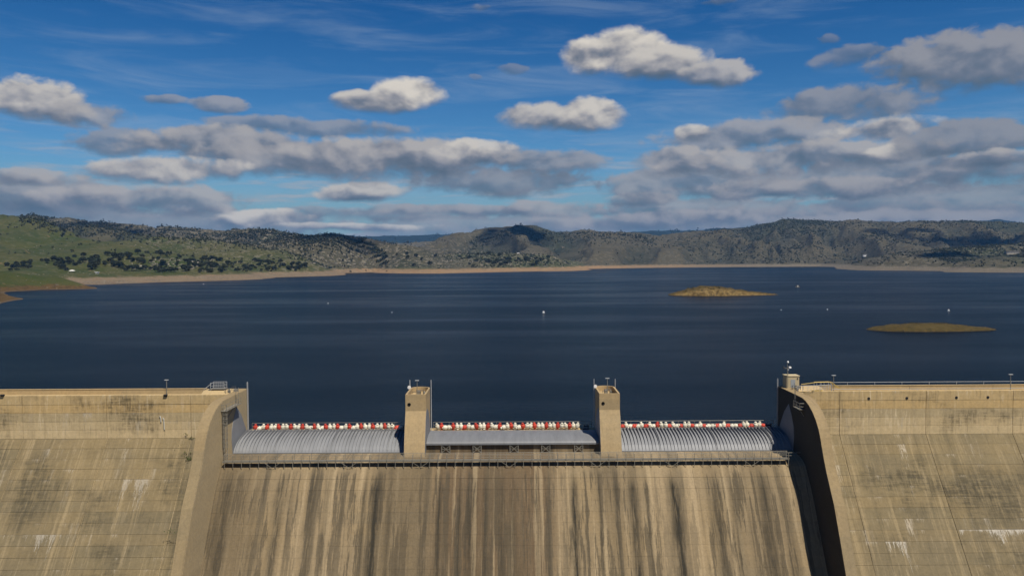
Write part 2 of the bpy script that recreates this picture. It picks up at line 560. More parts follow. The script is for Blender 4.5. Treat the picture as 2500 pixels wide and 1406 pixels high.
        # lime runs that start at some lift joints and trail down over one or several lifts
        for per, off, lo_, ln, amt in ((1.0, 0.0, .58, 2.6, .5), (4.0, 1.0, .62, 3.4, .8), (5.0, 3.0, .60, 3.4, .7)):
            q_ = t.m('DIVIDE', t.m('SUBTRACT', lf, off), per)
            gate = t.smooth(t.noise(t.comb(X, t.m('MULTIPLY', t.m('FLOOR', q_), 7.3), off), 0.33, 3, 0.6), lo_ - .03, lo_ + .12)
            run = t.smooth(t.m('SUBTRACT', t.m('MULTIPLY', t.m('SUBTRACT', st3, 0.40), ln), t.m('FRACT', q_)), 0.0, 0.45)
            c = t.mix(t.m('MULTIPLY', t.m('MULTIPLY', run, gate), amt), c, (0.40, 0.35, 0.27))
        if kind == 'face':
            rust = t.m('MULTIPLY', t.smooth(st2, 0.56, 0.72), t.smooth(big, 0.4, 0.6))
            c = t.mix(t.m('MULTIPLY', rust, 0.6), c, (0.27, 0.15, 0.05))
        else:
            def patch(x, z, rx, rz):
                a_ = t.m('POWER', t.m('DIVIDE', t.m('SUBTRACT', X, x), rx), 2.0)
                b_ = t.m('POWER', t.m('DIVIDE', t.m('SUBTRACT', Z, z), rz), 2.0)
                return t.smooth(t.m('SUBTRACT', t.m('ADD', t.m('ADD', a_, b_), t.m('MULTIPLY', t.m('SUBTRACT', st1, 0.5), 2.0)), 0.0), 1.3, 0.0)
            pd = t.m('MAXIMUM', t.m('MAXIMUM', patch(-82.5, -3.6, 5.0, 6.0), patch(81.0, -4.6, 8.5, 5.0)), patch(-53.6, -8.0, 3.6, 11.0))
            pd = t.m('MULTIPLY', pd, t.smooth(alg2, 0.40, 0.60, 0.22, 1.0))
            c = t.mix(t.m('MULTIPLY', pd, 0.75), c, (0.045, 0.040, 0.026))
            # big lime curtain on the right-hand slab
            for zt, x0, x1, lng, least in ((-9.34, 74.0, 99.0, 3.0, .22), (-10.86, 59.2, 64.5, 6.0, .06), (-1.72, -67.5, -63.0, 5.0, 0.04), (-9.34, -82.0, -75.0, 4.0, 0.04)):
                lz = t.m('SUBTRACT', zt, Z)
                ln = t.m('MULTIPLY', t.m('MULTIPLY', t.smooth(t.noise(t.comb(X, 33.0, zt), 0.25 if least > .2 else .5, 3, 0.6), 0.32 if least > .2 else .40, 0.62), lng), t.smooth(st3, 0.40, 0.64))
                cur = t.m('MULTIPLY', t.smooth(t.m('SUBTRACT', t.m('ADD', ln, least), lz), -0.02, 0.5), t.m('GREATER_THAN', lz, 0.0))
                cur = t.m('MULTIPLY', cur, t.m('MULTIPLY', t.smooth(X, x0 - .1, x0 + .4), t.smooth(X, x1 + .4, x1 - .4)))
                c = t.mix(t.m('MULTIPLY', cur, 0.85 if least > .05 else .5), c, t.mix(grain, (0.26, 0.23, 0.18), (0.46, 0.43, 0.37)))
    else:
        c = t.mix(t.m('MULTIPLY', t.smooth(st2, 0.52, 0.74), 0.35), c, tuple(x * 0.55 for x in tone))
        c = t.mix(t.m('MULTIPLY', t.smooth(st1, 0.5, 0.3), 0.3), c, tuple(x * 0.6 for x in tone))
    c = t.mix(t.m('MULTIPLY', t.smooth(fine, 0.55, 0.8), 0.25), c, tuple(x * 0.6 for x in tone))
    c = t.mix(0.5, c, t.mix(1.0, c, t.ramp(grain, [(0.25, (0.62, 0.62, 0.62)), (0.5, (1, 1, 1)), (0.75, (1.32, 1.30, 1.26))]), 'MULTIPLY'))
    t.put(bs.inputs['Base Color'], c)
    bs.inputs['Roughness'].default_value = 0.92
    bs.inputs['Specular IOR Level'].default_value = 0.2
    boards = t.m('SINE', t.m('MULTIPLY', Z, 2 * math.pi / 0.19))
    hgt = t.m('ADD', t.m('MULTIPLY', fine, 1.0), t.m('ADD', t.m('MULTIPLY', mid, 1.5), t.m('MULTIPLY', boards, 0.10)))
    t.put(bs.inputs['Normal'], t.bump(hgt, 0.5, 0.02))
    return m


concrete('concrete_spillway', (0.192, 0.148, 0.089), (0.215, 0.162, 0.091), 'spill')
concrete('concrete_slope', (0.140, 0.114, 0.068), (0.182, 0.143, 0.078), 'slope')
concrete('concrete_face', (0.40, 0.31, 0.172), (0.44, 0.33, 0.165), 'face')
concrete('concrete_plain', (0.38, 0.285, 0.150), (0.34, 0.262, 0.148))
concrete('concrete_wall', (0.330, 0.245, 0.130), (0.300, 0.232, 0.135))
concrete('concrete_inner', (0.32, 0.262, 0.165), (0.35, 0.278, 0.165))
concrete('concrete_coping', (0.235, 0.180, 0.100), (0.212, 0.166, 0.098))
concrete('concrete_shade_stain', (0.042, 0.038, 0.030), (0.055, 0.047, 0.034))  # stain tone darkened so the hut-side face carries its shadow in colour


def simple(name, colr, rough=0.6, metal=0.0, var=0.15, scale=2.0, spec=0.4, streak=False):
    m, t, bs = material(name)
    geo = t.new('ShaderNodeNewGeometry')
    p = geo.outputs['Position']
    if streak:
        X, Y, Z = t.sep(p)
        p2 = t.comb(X, t.m('MULTIPLY', Y, 0.15), t.m('MULTIPLY', Z, 0.2))
        n = t.noise(p2, scale, 5, 0.65)
    else:
        n = t.noise(p, scale, 5, 0.65)
    oi = t.new('ShaderNodeObjectInfo')
    c = t.mix(n, tuple(x * (1 - 2 * var) for x in colr), tuple(min(1, x * (1 + 2 * var)) for x in colr))
    c = t.mix(1.0, c, t.ramp(oi.outputs['Random'], [(0, (1 - var,) * 3), (1, (1 + var,) * 3)]), 'MULTIPLY')
    t.put(bs.inputs['Base Color'], c)
    bs.inputs['Roughness'].default_value = rough
    bs.inputs['Metallic'].default_value = metal
    bs.inputs['Specular IOR Level'].default_value = spec
    t.put(bs.inputs['Normal'], t.bump(t.noise(p, scale * 4, 3, 0.6), 0.2, 0.02))
    return m


simple('gate_steel', (0.175, 0.178, 0.182), 0.55, 0.0, 0.17, 1.2, 0.4, True)
simple('drum_steel', (0.150, 0.153, 0.158), 0.55, 0.0, 0.16, 1.6, 0.4, True)
simple('galvanised', (0.200, 0.185, 0.150), 0.5, 0.2, 0.12, 3.0)
simple('rail_paint', (0.36, 0.36, 0.35), 0.5, 0.0, 0.06, 3.0)
simple('dark_steel', (0.06, 0.058, 0.055), 0.6, 0.3, 0.2, 3.0)
simple('yellow_paint', (0.45, 0.30, 0.05), 0.5, 0.0, 0.08, 3.0)
simple('float_white', (0.58, 0.54, 0.43), 0.6, 0.0, 0.14, 2.0)
simple('float_red', (0.42, 0.040, 0.020), 0.6, 0.0, 0.2, 2.0)
simple('float_hardware', (0.05, 0.055, 0.07), 0.6, 0.2, 0.2, 2.0)
simple('hole_dark', (0.012, 0.011, 0.010), 0.9, 0.0, 0.2, 2.0)
simple('white_paint', (0.78, 0.77, 0.74), 0.6, 0.0, 0.05, 1.0)
simple('tan_stucco', (0.42, 0.36, 0.27), 0.8, 0.0, 0.08, 1.0)
simple('roof_dark', (0.10, 0.085, 0.07), 0.8, 0.0, 0.15, 1.0)
simple('hut_concrete', (0.40, 0.33, 0.20), 0.85, 0.0, 0.08, 2.0)
simple('door_grey', (0.25, 0.27, 0.28), 0.6, 0.0, 0.05, 2.0)
simple('glass_dark', (0.02, 0.025, 0.03), 0.1, 0.0, 0.1, 1.0, 0.6)
simple('bark', (0.075, 0.055, 0.040), 0.9, 0.0, 0.2, 1.0)
simple('moss', (0.060, 0.075, 0.018), 0.9, 0.0, 0.3, 3.0)
simple('pipe_white', (0.42, 0.41, 0.36), 0.5, 0.0, 0.05, 2.0)


def leafy(name, lo, hi):
    m, t, bs = material(name)
    geo = t.new('ShaderNodeNewGeometry')
    oi = t.new('ShaderNodeObjectInfo')
    n = t.noise(geo.outputs['Position'], 0.16, 4, 0.7)
    c = t.mix(t.smooth(n, 0.3, 0.7), lo, hi)
    c = t.mix(1.0, c, t.ramp(oi.outputs['Random'], [(0, (0.7, 0.75, 0.75)), (1, (1.25, 1.2, 1.05))]), 'MULTIPLY')
    t.put(bs.inputs['Base Color'], c)
    bs.inputs['Roughness'].default_value = 0.85
    bs.inputs['Specular IOR Level'].default_value = 0.15
    return m


leafy('oak_leaves', (0.013, 0.016, 0.008), (0.033, 0.036, 0.018))
leafy('brush_leaves', (0.013, 0.016, 0.010), (0.028, 0.031, 0.018))


def rock_mat(name, lo, hi):
    m, t, bs = material(name)
    geo = t.new('ShaderNodeNewGeometry')
    p = geo.outputs['Position']
    n = t.noise(p, 0.35, 6, 0.7)
    c = t.mix(t.smooth(n, 0.3, 0.7), lo, hi)
    t.put(bs.inputs['Base Color'], c)
    bs.inputs['Roughness'].default_value = 0.9
    t.put(bs.inputs['Normal'], t.bump(t.noise(p, 1.0, 5, 0.7), 0.7, 0.4))
    return m


rock_mat('granite', (0.09, 0.08, 0.062), (0.30, 0.265, 0.21))

# terrain: attribute-driven ground cover
m, t, bs = material('terrain_cover')
geo = t.new('ShaderNodeNewGeometry')
p = geo.outputs['Position']
X, Y, Z = t.sep(p)


def attr(t, n):
    a = t.new('ShaderNodeAttribute')
    a.attribute_name = n
    return a.outputs['Fac']


ng = t.noise(p, 0.012, 6, 0.6)
nm_ = t.noise(p, 0.05, 5, 0.65)
nf = t.noise(p, 0.22, 4, 0.7)
green = attr(t, 'green')
gcol = t.mix(t.smooth(ng, 0.35, 0.65), (0.027, 0.041, 0.007), (0.052, 0.055, 0.014))
gcol = t.mix(t.smooth(nf, 0.45, 0.75, 0.0, 0.4), gcol, (0.065, 0.050, 0.024))
dcol = t.mix(t.smooth(ng, 0.35, 0.65), (0.028, 0.029, 0.019), (0.056, 0.051, 0.031))
dcol = t.mix(t.smooth(nf, 0.42, 0.70, 0.0, 0.7), dcol, (0.026, 0.027, 0.018))
dcol = t.mix(t.smooth(nm_, 0.58, 0.70, 0.0, 0.7), dcol, (0.022, 0.025, 0.016))
c = t.mix(t.smooth(t.m('ADD', green, t.m('MULTIPLY', t.m('SUBTRACT', nm_, 0.5), 0.8)), 0.25, 0.75), dcol, gcol)
spur = t.m('ADD', attr(t, 'spur'), t.m('MULTIPLY', t.m('SUBTRACT', nm_, 0.5), 0.35))
c = t.mix(t.m('MULTIPLY', t.smooth(spur, 0.58, 0.80, 0.0, 0.65), t.m('MULTIPLY_ADD', green, -0.75, 1.0)), c, t.mix(ng, (0.060, 0.050, 0.029), (0.085, 0.073, 0.046)))
c = t.mix(t.smooth(spur, 0.56, 0.38, 0.0, 0.85), c, t.mix(green, (0.026, 0.028, 0.017), (0.030, 0.044, 0.009)))  # greener, darker swales: shading of the folds put into the ground colour
bald = t.noise(p, 0.02, 6, 0.7)
c = t.mix(t.m('MULTIPLY', t.smooth(bald, 0.62, 0.70), t.m('MULTIPLY', green, 0.8)), c, (0.155, 0.105, 0.052))
c = t.mix(attr(t, 'forest_shade'), c, (0.012, 0.017, 0.013))  # far plateaus: wooded tone kept dark in place of cloud shadow
rk = t.m('MULTIPLY', attr(t, 'rock'), t.smooth(t.noise(p, 0.075, 6, 0.75), 0.52, 0.60))
c = t.mix(rk, c, t.mix(nf, (0.09, 0.08, 0.06), (0.29, 0.25, 0.19)))
bare = t.smooth(t.m('ADD', t.m('MULTIPLY_ADD', attr(t, 'brown'), 4.5, Z), t.m('ADD', t.m('MULTIPLY', t.m('SUBTRACT', nm_, 0.5), 12.0), t.m('MULTIPLY', t.m('SUBTRACT', nf, 0.5), 6.0))), 12.0, 8.0)
sand = t.mix(t.smooth(nm_, 0.35, 0.65), (0.22, 0.130, 0.060), (0.22, 0.155, 0.088))
sand = t.mix(t.smooth(t.noise(t.comb(X, Y, t.m('MULTIPLY', Z, 12.0)), 0.03, 5, 0.7), 0.5, 0.68), sand, (0.145, 0.098, 0.055))
sand = t.mix(attr(t, 'greybeach'), sand, t.mix(nf, (0.060, 0.052, 0.038), (0.175, 0.147, 0.105)))
sand = t.mix(t.smooth(nf, 0.50, 0.66, 0.0, 0.55), sand, (0.085, 0.064, 0.040))
sand = t.mix(t.smooth(t.noise(p, 0.5, 4, 0.7), 0.54, 0.66, 0.0, 0.5), sand, (0.30, 0.25, 0.18))
sand = t.mix(attr(t, 'brown'), sand, t.mix(t.smooth(nf, .3, .7), (0.044, 0.029, 0.012), (0.100, 0.063, 0.023)))
c = t.mix(bare, c, sand)
wet = t.smooth(Z, 0.9, 0.2)
c = t.mix(t.m('MULTIPLY', wet, 0.6), c, (0.10, 0.075, 0.05))
t.put(bs.inputs['Base Color'], c)
bs.inputs['Roughness'].default_value = 0.95
bs.inputs['Specular IOR Level'].default_value = 0.1
t.put(bs.inputs['Normal'], t.bump(t.m('ADD', t.m('MULTIPLY', nf, 1.0), t.m('MULTIPLY', nm_, 2.5)), 0.8, 3.0))

# islands: bare baked earth with scrub on top
m, t, bs = material('island_earth')
geo = t.new('ShaderNodeNewGeometry')
p = geo.outputs['Position']
X, Y, Z = t.sep(p)
a1 = t.noise(p, 0.25, 6, 0.7)
a2 = t.noise(p, 1.1, 5, 0.7)
c = t.mix(t.smooth(a1, 0.35, 0.65), (0.120, 0.078, 0.028), (0.215, 0.150, 0.060))
a3 = t.noise(p, 0.32, 5, 0.75)
c = t.mix(t.smooth(a3, 0.50, 0.60, 0.0, 0.85), c, (0.040, 0.030, 0.013))
c = t.mix(t.smooth(a2, 0.52, 0.66, 0.0, 0.9), c, (0.030, 0.024, 0.011))
c = t.mix(t.m('MULTIPLY', t.smooth(t.m('ADD', Z, t.m('MULTIPLY', a1, 3.0)), attr(t, 'crest'), 30.0), 0.0), c, (0.06, 0.05, 0.02))
band = t.smooth(t.m('SINE', t.m('MULTIPLY', t.m('ADD', Z, t.m('MULTIPLY', a1, 0.8)), 9.0)), 0.2, 0.9, 0.0, 0.35)
c = t.mix(band, c, (0.080, 0.055, 0.022))
sc = t.smooth(t.m('ADD', attr(t, 'scrub'), t.m('MULTIPLY', t.m('SUBTRACT', a1, 0.5), 0.9)), 0.45, 0.75)
c = t.mix(t.m('MULTIPLY', sc, 0.8), c, t.mix(a2, (0.022, 0.019, 0.008), (0.056, 0.044, 0.015)))
c = t.mix(t.smooth(Z, 0.45, 0.1, 0.0, 0.75), c, (0.035, 0.028, 0.018))
t.put(bs.inputs['Base Color'], c)
bs.inputs['Roughness'].default_value = 0.95
bs.inputs['Specular IOR Level'].default_value = 0.1
t.put(bs.inputs['Normal'], t.bump(t.m('ADD', a1, t.m('MULTIPLY', a2, 0.5)), 0.8, 0.8))

# lake water
m, t, bs = material('lake_water')
geo = t.new('ShaderNodeNewGeometry')
p = geo.outputs['Position']
X, Y, Z = t.sep(p)
pp = t.comb(X, Y, 0.0)
w1 = t.noise(t.comb(t.m('MULTIPLY', X, 0.45), Y, 0.0), 0.55, 4, 0.6)
w2 = t.noise(pp, 2.1, 3, 0.6)
w3 = t.noise(t.comb(t.m('MULTIPLY', X, 0.25), Y, 4.0), 0.010, 5, 0.62)
slick = t.smooth(w3, 0.40, 0.66)
hgt = t.m('ADD', t.m('MULTIPLY', w1, 1.0), t.m('MULTIPLY', w2, 0.35))
bn = t.new('ShaderNodeBump')
t.l.new(hgt, bn.inputs['Height'])
bn.inputs['Distance'].default_value = 0.9
t.put(bn.inputs['Strength'], t.m('MULTIPLY_ADD', slick, -0.45, 1.0))
t.put(bs.inputs['Base Color'], (0.0008, 0.0052, 0.0115))
t.put(bs.inputs['Roughness'], t.m('MULTIPLY_ADD', slick, -0.08, 0.22))
bs.inputs['IOR'].default_value = 1.33
bs.inputs['Specular IOR Level'].default_value = 0.21
t.l.new(bn.outputs[0], bs.inputs['Normal'])
deep = t.new('ShaderNodeBsdfDiffuse')            # dark navy mixed in to weaken the reflected sky
t.put(deep.inputs[0], (0.0016, 0.0062, 0.0125))
wm = t.new('ShaderNodeMixShader')
t.put(wm.inputs[0], t.m('MULTIPLY_ADD', slick, -0.22, 0.47))
t.l.new(bs.outputs[0], wm.inputs[1])
t.l.new(deep.outputs[0], wm.inputs[2])
t.l.new(wm.outputs[0], t.n['Material Output'].inputs['Surface'])

m, t, bs = material('riverbed_earth')
geo = t.new('ShaderNodeNewGeometry')
t.put(bs.inputs['Base Color'], t.mix(t.noise(geo.outputs['Position'], 0.05, 6, 0.6), (0.09, 0.08, 0.045), (0.19, 0.16, 0.10)))
bs.inputs['Roughness'].default_value = 0.95

m, t, bs = material('cloud_vapour')
t.n.remove(bs)
cv_ = t.new('ShaderNodeVolumePrincipled')
cv_.inputs['Color'].default_value = (0.95, 0.95, 0.95, 1)
cv_.inputs['Density'].default_value = 0.020
t.l.new(cv_.outputs[0], t.n['Material Output'].inputs['Volume'])

# ================================================================== SETTING: lake, terrain, islands
SHORE = [(-500, 800), (-60, 752), (0, 739), (48, 730.5), (30, 722), (10, 712.5), (100, 707.5), (170, 706), (235, 704.8), (215, 699.5), (168, 697), (190, 695),
         (240, 695), (300, 692.5), (400, 689), (500, 686.5), (560, 685), (640, 682), (670, 677.5), (720, 676), (800, 674), (838, 671.5), (846, 668.5),
         (835, 666.3), (870, 666.3), (905, 664.8), (938, 667), (1000, 668), (1080, 668), (1130, 666.5), (1200, 664.7), (1300, 662.7), (1400, 661.6), (1446, 659.6),
         (1436, 656.8), (1480, 655.6), (1600, 653.6), (1800, 652), (2000, 650.8), (2036, 651.5), (2046, 656.5), (2100, 660), (2200, 660.6), (2290, 661.5),
         (2308, 664.5), (2400, 665.3), (2500, 665.8), (2750, 667), (3100, 690)]
sp = PW(np.array([a for a, b in SHORE]), np.array([b for a, b in SHORE]))
LAKE = np.vstack([sp, [[800, 140]], [[-800, 140]]])

RIDGES = [  # (photo px, py, distance) crest points, half width in front, behind, ground: green, rock
    ([(-250, 640, 950), (0, 662, 1040), (60, 676, 1060), (130, 693, 1065)], 120, 120, .75, .0),
    ([(-220, 640, 800), (-60, 690, 780), (0, 712, 765)], 60, 60, .35, .0),
    ([(-700, 545, 1900), (-350, 522, 2000), (-120, 520, 2050), (20, 528, 2050), (60, 536, 2030), (110, 558, 1950), (190, 588, 1850), (260, 604, 1750), (330, 625, 1650)], 400, 260, 1.0, .15),
    ([(-300, 530, 3300), (0, 534, 3200), (50, 529, 3150), (75, 524, 3150), (105, 530, 3150), (135, 542, 3150), (165, 547, 3150), (205, 541, 3150), (235, 539, 3150), (268, 546, 3200),
      (292, 553, 3200), (330, 560, 3200), (360, 557, 3200), (400, 555, 3200), (452, 557, 3200), (480, 565, 3200), (505, 572, 3250), (545, 576, 3300)], 300, 900, .12, .55),
    ([(130, 566, 2650), (185, 549.5, 2600), (240, 553, 2550), (290, 562, 2500), (345, 577, 2400), (400, 597, 2250)], 300, 260, .42, .05),
    ([(345, 582, 2100), (400, 575.5, 2100), (440, 580, 2100), (480, 588, 2050), (560, 602, 1980), (640, 620, 1920), (700, 641, 1850)], 320, 260, .8, .6),
    ([(300, 622, 1560), (380, 630, 1540), (440, 640, 1520)], 130, 160, .7, .6),
    ([(500, 575, 3000), (560, 571, 2950), (600, 564, 2900), (628, 561, 2900), (656, 563, 2900), (690, 569, 2900), (725, 574, 2900), (770, 580, 2850), (840, 600, 2750)], 430, 420, .25, .85),
    ([(640, 640, 2150), (700, 616, 2350), (740, 590, 2450), (775, 576, 2480), (800, 571, 2480), (818, 577, 2480), (850, 585, 2450), (888, 590, 2420), (915, 604, 2400), (945, 628, 2350), (975, 648, 2300)], 330, 330, .3, .75),
    ([(700, 640, 2150), (790, 627, 2150), (870, 634, 2150)], 260, 260, .8, .6),
    ([(500, 576, 8200), (830, 574.5, 8600), (860, 576, 8600), (900, 578, 8600), (940, 575, 8600), (1000, 576, 8600), (1080, 573, 8600), (1145, 573, 8500), (1160, 581, 8400), (1200, 590, 8300)], 500, 1500, .1, .0),
    ([(780, 583, 5200), (840, 584, 5200), (900, 594, 5100), (960, 598, 5000), (1020, 606, 4900), (1060, 600, 4900), (1095, 588.5, 4900), (1122, 594, 4800), (1150, 603, 4700)], 900, 1500, .1, .9),
    ([(930, 636, 2900), (1000, 638, 2900), (1060, 630, 3000), (1110, 614, 3300), (1140, 600, 3500)], 300, 220, .25, .7),
    ([(1140, 597, 3500), (1180, 579, 3650), (1215, 569, 3700), (1242, 559, 3700), (1268, 551, 3700), (1290, 558, 3700),
      (1310, 565, 3700), (1345, 569, 3750), (1400, 566, 3850), (1440, 564, 3900), (1500, 566, 3900), (1550, 571, 3900), (1600, 580, 3850), (1640, 588, 3750), (1690, 580, 3700), (1740, 576, 3750), (1800, 570, 3800),
      (1860, 559, 3850)], 620, 420, .16, .22),
    ([(1860, 559, 3850), (1888, 546, 3850), (1918, 540, 3850), (2040, 539, 3900), (2100, 543, 3900), (2150, 545, 3900), (2230, 541, 3900), (2300, 541, 3900), (2400, 539, 3900), (2470, 544, 3850),
      (2520, 552, 3800), (2700, 545, 3800), (3100, 550, 3800)], 760, 900, .14, .22),
    ([(1380, 604, 3350), (1420, 622, 3100), (1450, 642, 2950)], 200, 200, .2, .1), ([(1520, 590, 3500), (1560, 615, 3250), (1600, 640, 3120)], 190, 190, .2, .1),
    ([(1700, 592, 3450), (1740, 615, 3300), (1770, 640, 3150)], 200, 200, .2, .3), ([(1880, 575, 3550), (1900, 605, 3350), (1920, 640, 3150)], 210, 210, .15, .2),
    ([(2060, 575, 3550), (2090, 605, 3350), (2100, 635, 3150)], 210, 210, .15, .3), ([(2230, 570, 3500), (2260, 600, 3300)], 230, 230, .15, .3),
    ([(1250, 560, 3585), (1268, 547, 3590), (1284, 558, 3590)], 190, 170, .05, .2),
    ([(1205, 586, 3570), (1236, 564, 3590), (1268, 549, 3600), (1292, 561, 3590), (1330, 582, 3560)], 250, 240, .05, .2),
    ([(1000, 640, 2600), (1100, 622, 2700), (1220, 618, 2750), (1320, 626, 2700), (1400, 640, 2650)], 480, 420, .55, .9),
    ([(1560, 566, 7800), (1640, 563.5, 7800), (1735, 563.5, 7800), (1760, 557, 7800), (1870, 555, 7800), (2000, 556, 7800), (2300, 552, 7800), (2440, 536, 9000), (2520, 545, 9000), (3000, 540, 9000)], 500, 1500, .1, .0),
    ([(2050, 641, 2250), (2120, 632, 2250), (2200, 624, 2250), (2260, 614, 2300), (2330, 606, 2350), (2400, 601, 2380), (2460, 596, 2380), (2560, 585, 2400), (2900, 570, 2400)], 330, 400, .30, .5),
    ([(2290, 644, 1960), (2360, 630, 1980), (2420, 627, 2000), (2520, 628, 2020), (2700, 620, 2020)], 170, 150, .40, .25),
]


def seg_dist(px, py, a, b):
    d = b - a
    L = max((d ** 2).sum(), 1e-6)
    tt = np.clip(((px - a[0]) * d[0] + (py - a[1]) * d[1]) / L, 0, 1)
    return np.hypot(px - a[0] - tt * d[0], py - a[1] - tt * d[1]), tt


def shore_sd(x, y):
    d = np.full(x.shape, 1e9)
    inside = np.zeros(x.shape, bool)
    n = len(LAKE)
    for i in range(n):
        a, b = LAKE[i], LAKE[(i + 1) % n]
        d = np.minimum(d, seg_dist(x, y, a, b)[0])
        if a[1] != b[1]:
            cr = (a[1] > y) != (b[1] > y)
            inside ^= cr & (x < (b[0] - a[0]) * (y - a[1]) / (b[1] - a[1]) + a[0])
    return np.where(inside, -d, d)


def terrain(x, y):
    sd = shore_sd(x, y)
    sd = sd + 26 * (fbm(x / 70, y / 70, 4, 55) - .5) * np.clip(np.hypot(x, y) / 1800, .25, 1)
    best = np.zeros(x.shape)
    gr = np.full(x.shape, 0.35)
    rk = np.full(x.shape, 0.25)
    wgt = np.full(x.shape, 4.0)
    g2 = gr * 4
    r2 = rk * 4
    nz = fbm(x / 420, y / 420, 4, 3)
    gul = ridged(x / 300 + 0.9 * nz, y / 800 + .5 * nz, 4, 21)
    for pts, wf, wb, g, r in RIDGES:
        c3 = np.array([P(a, b, D) for a, b, D in pts])
        h = np.zeros(x.shape)
        for i in range(len(c3) - 1):
            dd_, tt = seg_dist(x, y, c3[i, :2], c3[i + 1, :2])
            yy = c3[i, 1] + tt * (c3[i + 1, 1] - c3[i, 1])
            bz = c3[i, 2] + tt * (c3[i + 1, 2] - c3[i, 2])
            sf = np.clip((yy - y) / 60 + .5, 0, 1)
            tt = dd_ / (wf * sf + wb * (1 - sf))
            tt = tt * np.clip(0.55 + 0.9 * nz + (0.60 - gul) * 1.9 * np.clip(tt * 2.5, 0, 1), .62, 2.2)
            h = np.maximum(h, bz * np.exp(-1.7 * np.clip(tt, 0, 9) ** 1.7))
        best = np.maximum(best, h)
        ww = np.clip(h, 0, None) ** 3 + 1e-3
        g2 = g2 + ww * g
        r2 = r2 + ww * r
        wgt = wgt + ww
    ramp_ = np.clip(sd / np.where(y < 1130, 50, 150), 0, 1)
    ramp_ = ramp_ * ramp_ * (3 - 2 * ramp_)
    beach = np.clip(sd * np.where((x / y < -.17) | (x / y > .34), .125, .075) * (0.6 + 0.9 * nz), 0, 12.0)
    far = np.clip(sd / 200, 0, 1)
    h = beach * (1 - ramp_) + ramp_ * np.maximum(best, 11 + 7 * nz) \
        + far * (5.0 + np.clip(best / 7, 0, 18)) * (fbm(x / 110, y / 110, 4, 8) - 0.5) + far * np.clip(best / 11, 0, 11) * (ridged(x / 60, y / 85, 3, 61) - .62) + np.clip(sd / 40, 0, 1) * 2.2 * (fbm(x / 22, y / 22, 3, 15) - 0.4)
    h = np.where(sd < 0, np.maximum(sd * 0.05, -14), h)
    return h, sd, g2 / wgt, r2 / wgt, gul


NA, NR = 1000, 430
ang = np.linspace(math.radians(-44), math.radians(44), NA)
rad = np.geomspace(600, 15000, NR)
A2, R2 = np.meshgrid(ang, rad, indexing='ij')
TX, TY = R2 * np.sin(A2), R2 * np.cos(A2)
TH, TSD, TG, TR, TGU = terrain(TX, TY)
TZ = TH.copy()
idx = np.arange(NA * NR).reshape(NA, NR)
quads = np.stack([idx[:-1, :-1], idx[1:, :-1], idx[1:, 1:], idx[:-1, 1:]], -1).reshape(-1, 4)
land = (TZ > -1.5)
keep = land.ravel()[quads].any(1)
quads = quads[keep]
used = np.unique(quads)
remap = np.full(NA * NR, -1)
remap[used] = np.arange(len(used))
tv = np.stack([TX, TY, TZ], -1).reshape(-1, 3)[used]
tme = fast_mesh('hills', tv, remap[quads][:, ::-1], 'terrain_cover', True)
fattr(tme, 'green', TG.ravel()[used])
fattr(tme, 'rock', TR.ravel()[used])
az2 = TX / TY
fattr(tme, 'greybeach', np.maximum(np.clip((az2 - 0.10) / 0.22, 0, 1), .62 * np.clip((-.17 - az2) / .06, 0, 1)).ravel()[used])
fattr(tme, 'spur', TGU.ravel()[used])
fattr(tme, 'forest_shade', np.clip((TY - 6000) / 900, 0, 1).ravel()[used])
fattr(tme, 'brown', np.clip((1150 - TY) / 50, 0, 1).ravel()[used])
tag(link('hills', tme), 'grassy and rocky hills rising round the lake shore', 'hills', kind='structure')


def ground_z(x, y):
    a = np.arctan2(x, y)
    r = np.hypot(x, y)
    fi = np.clip((a - ang[0]) / (ang[1] - ang[0]), 0, NA - 1.001)
    fr = np.clip(np.log(r / rad[0]) / math.log(rad[1] / rad[0]), 0, NR - 1.001)
    i, j = fi.astype(int), fr.astype(int)
    u, v = fi - i, fr - j
    return (TZ[i, j] * (1 - u) * (1 - v) + TZ[i + 1, j] * u * (1 - v) + TZ[i, j + 1] * (1 - u) * v + TZ[i + 1, j + 1] * u * v)


def hit(px, py):
    """where sight lines through photo points meet the land (nan = none)"""
    d = ray(np.asarray(px, float), np.asarray(py, float))
    hz = np.hypot(d[:, 0], d[:, 1])
    a = np.arctan2(d[:, 0], d[:, 1])
    i = np.clip(np.round((a - ang[0]) / (ang[1] - ang[0])).astype(int), 0, NA - 1)
    zr = CAM_Z + np.outer(d[:, 2] / hz, rad)
    below = (zr < TZ[i]) & (TZ[i] > 0.3)
    ok = below.any(1)
    j = below.argmax(1)
    r = rad[j]
    x, y = r * np.sin(a), r * np.cos(a)
    return np.stack([x, y, ground_z(x, y)], -1), ok


# lake sheet, with finer rows near the dam
lake = MB()
lake.add([(-9000, 147.6, 0), (9000, 147.6, 0), (12000, 14000, 0), (-12000, 14000, 0)], [(0, 1, 2, 3)])
lo = lake.build('lake', 'lake_water')
tag(lo, 'dark blue lake water behind the dam', 'lake', kind='structure')

gnd = MB()
gnd.add([(-20000, -6000, -46), (20000, -6000, -46), (20000, 146, -46), (-20000, 146, -46)], [(0, 1, 2, 3)])
tag(gnd.build('ground', 'riverbed_earth'), 'river valley floor below the dam', 'ground', kind='structure')


ISL = []


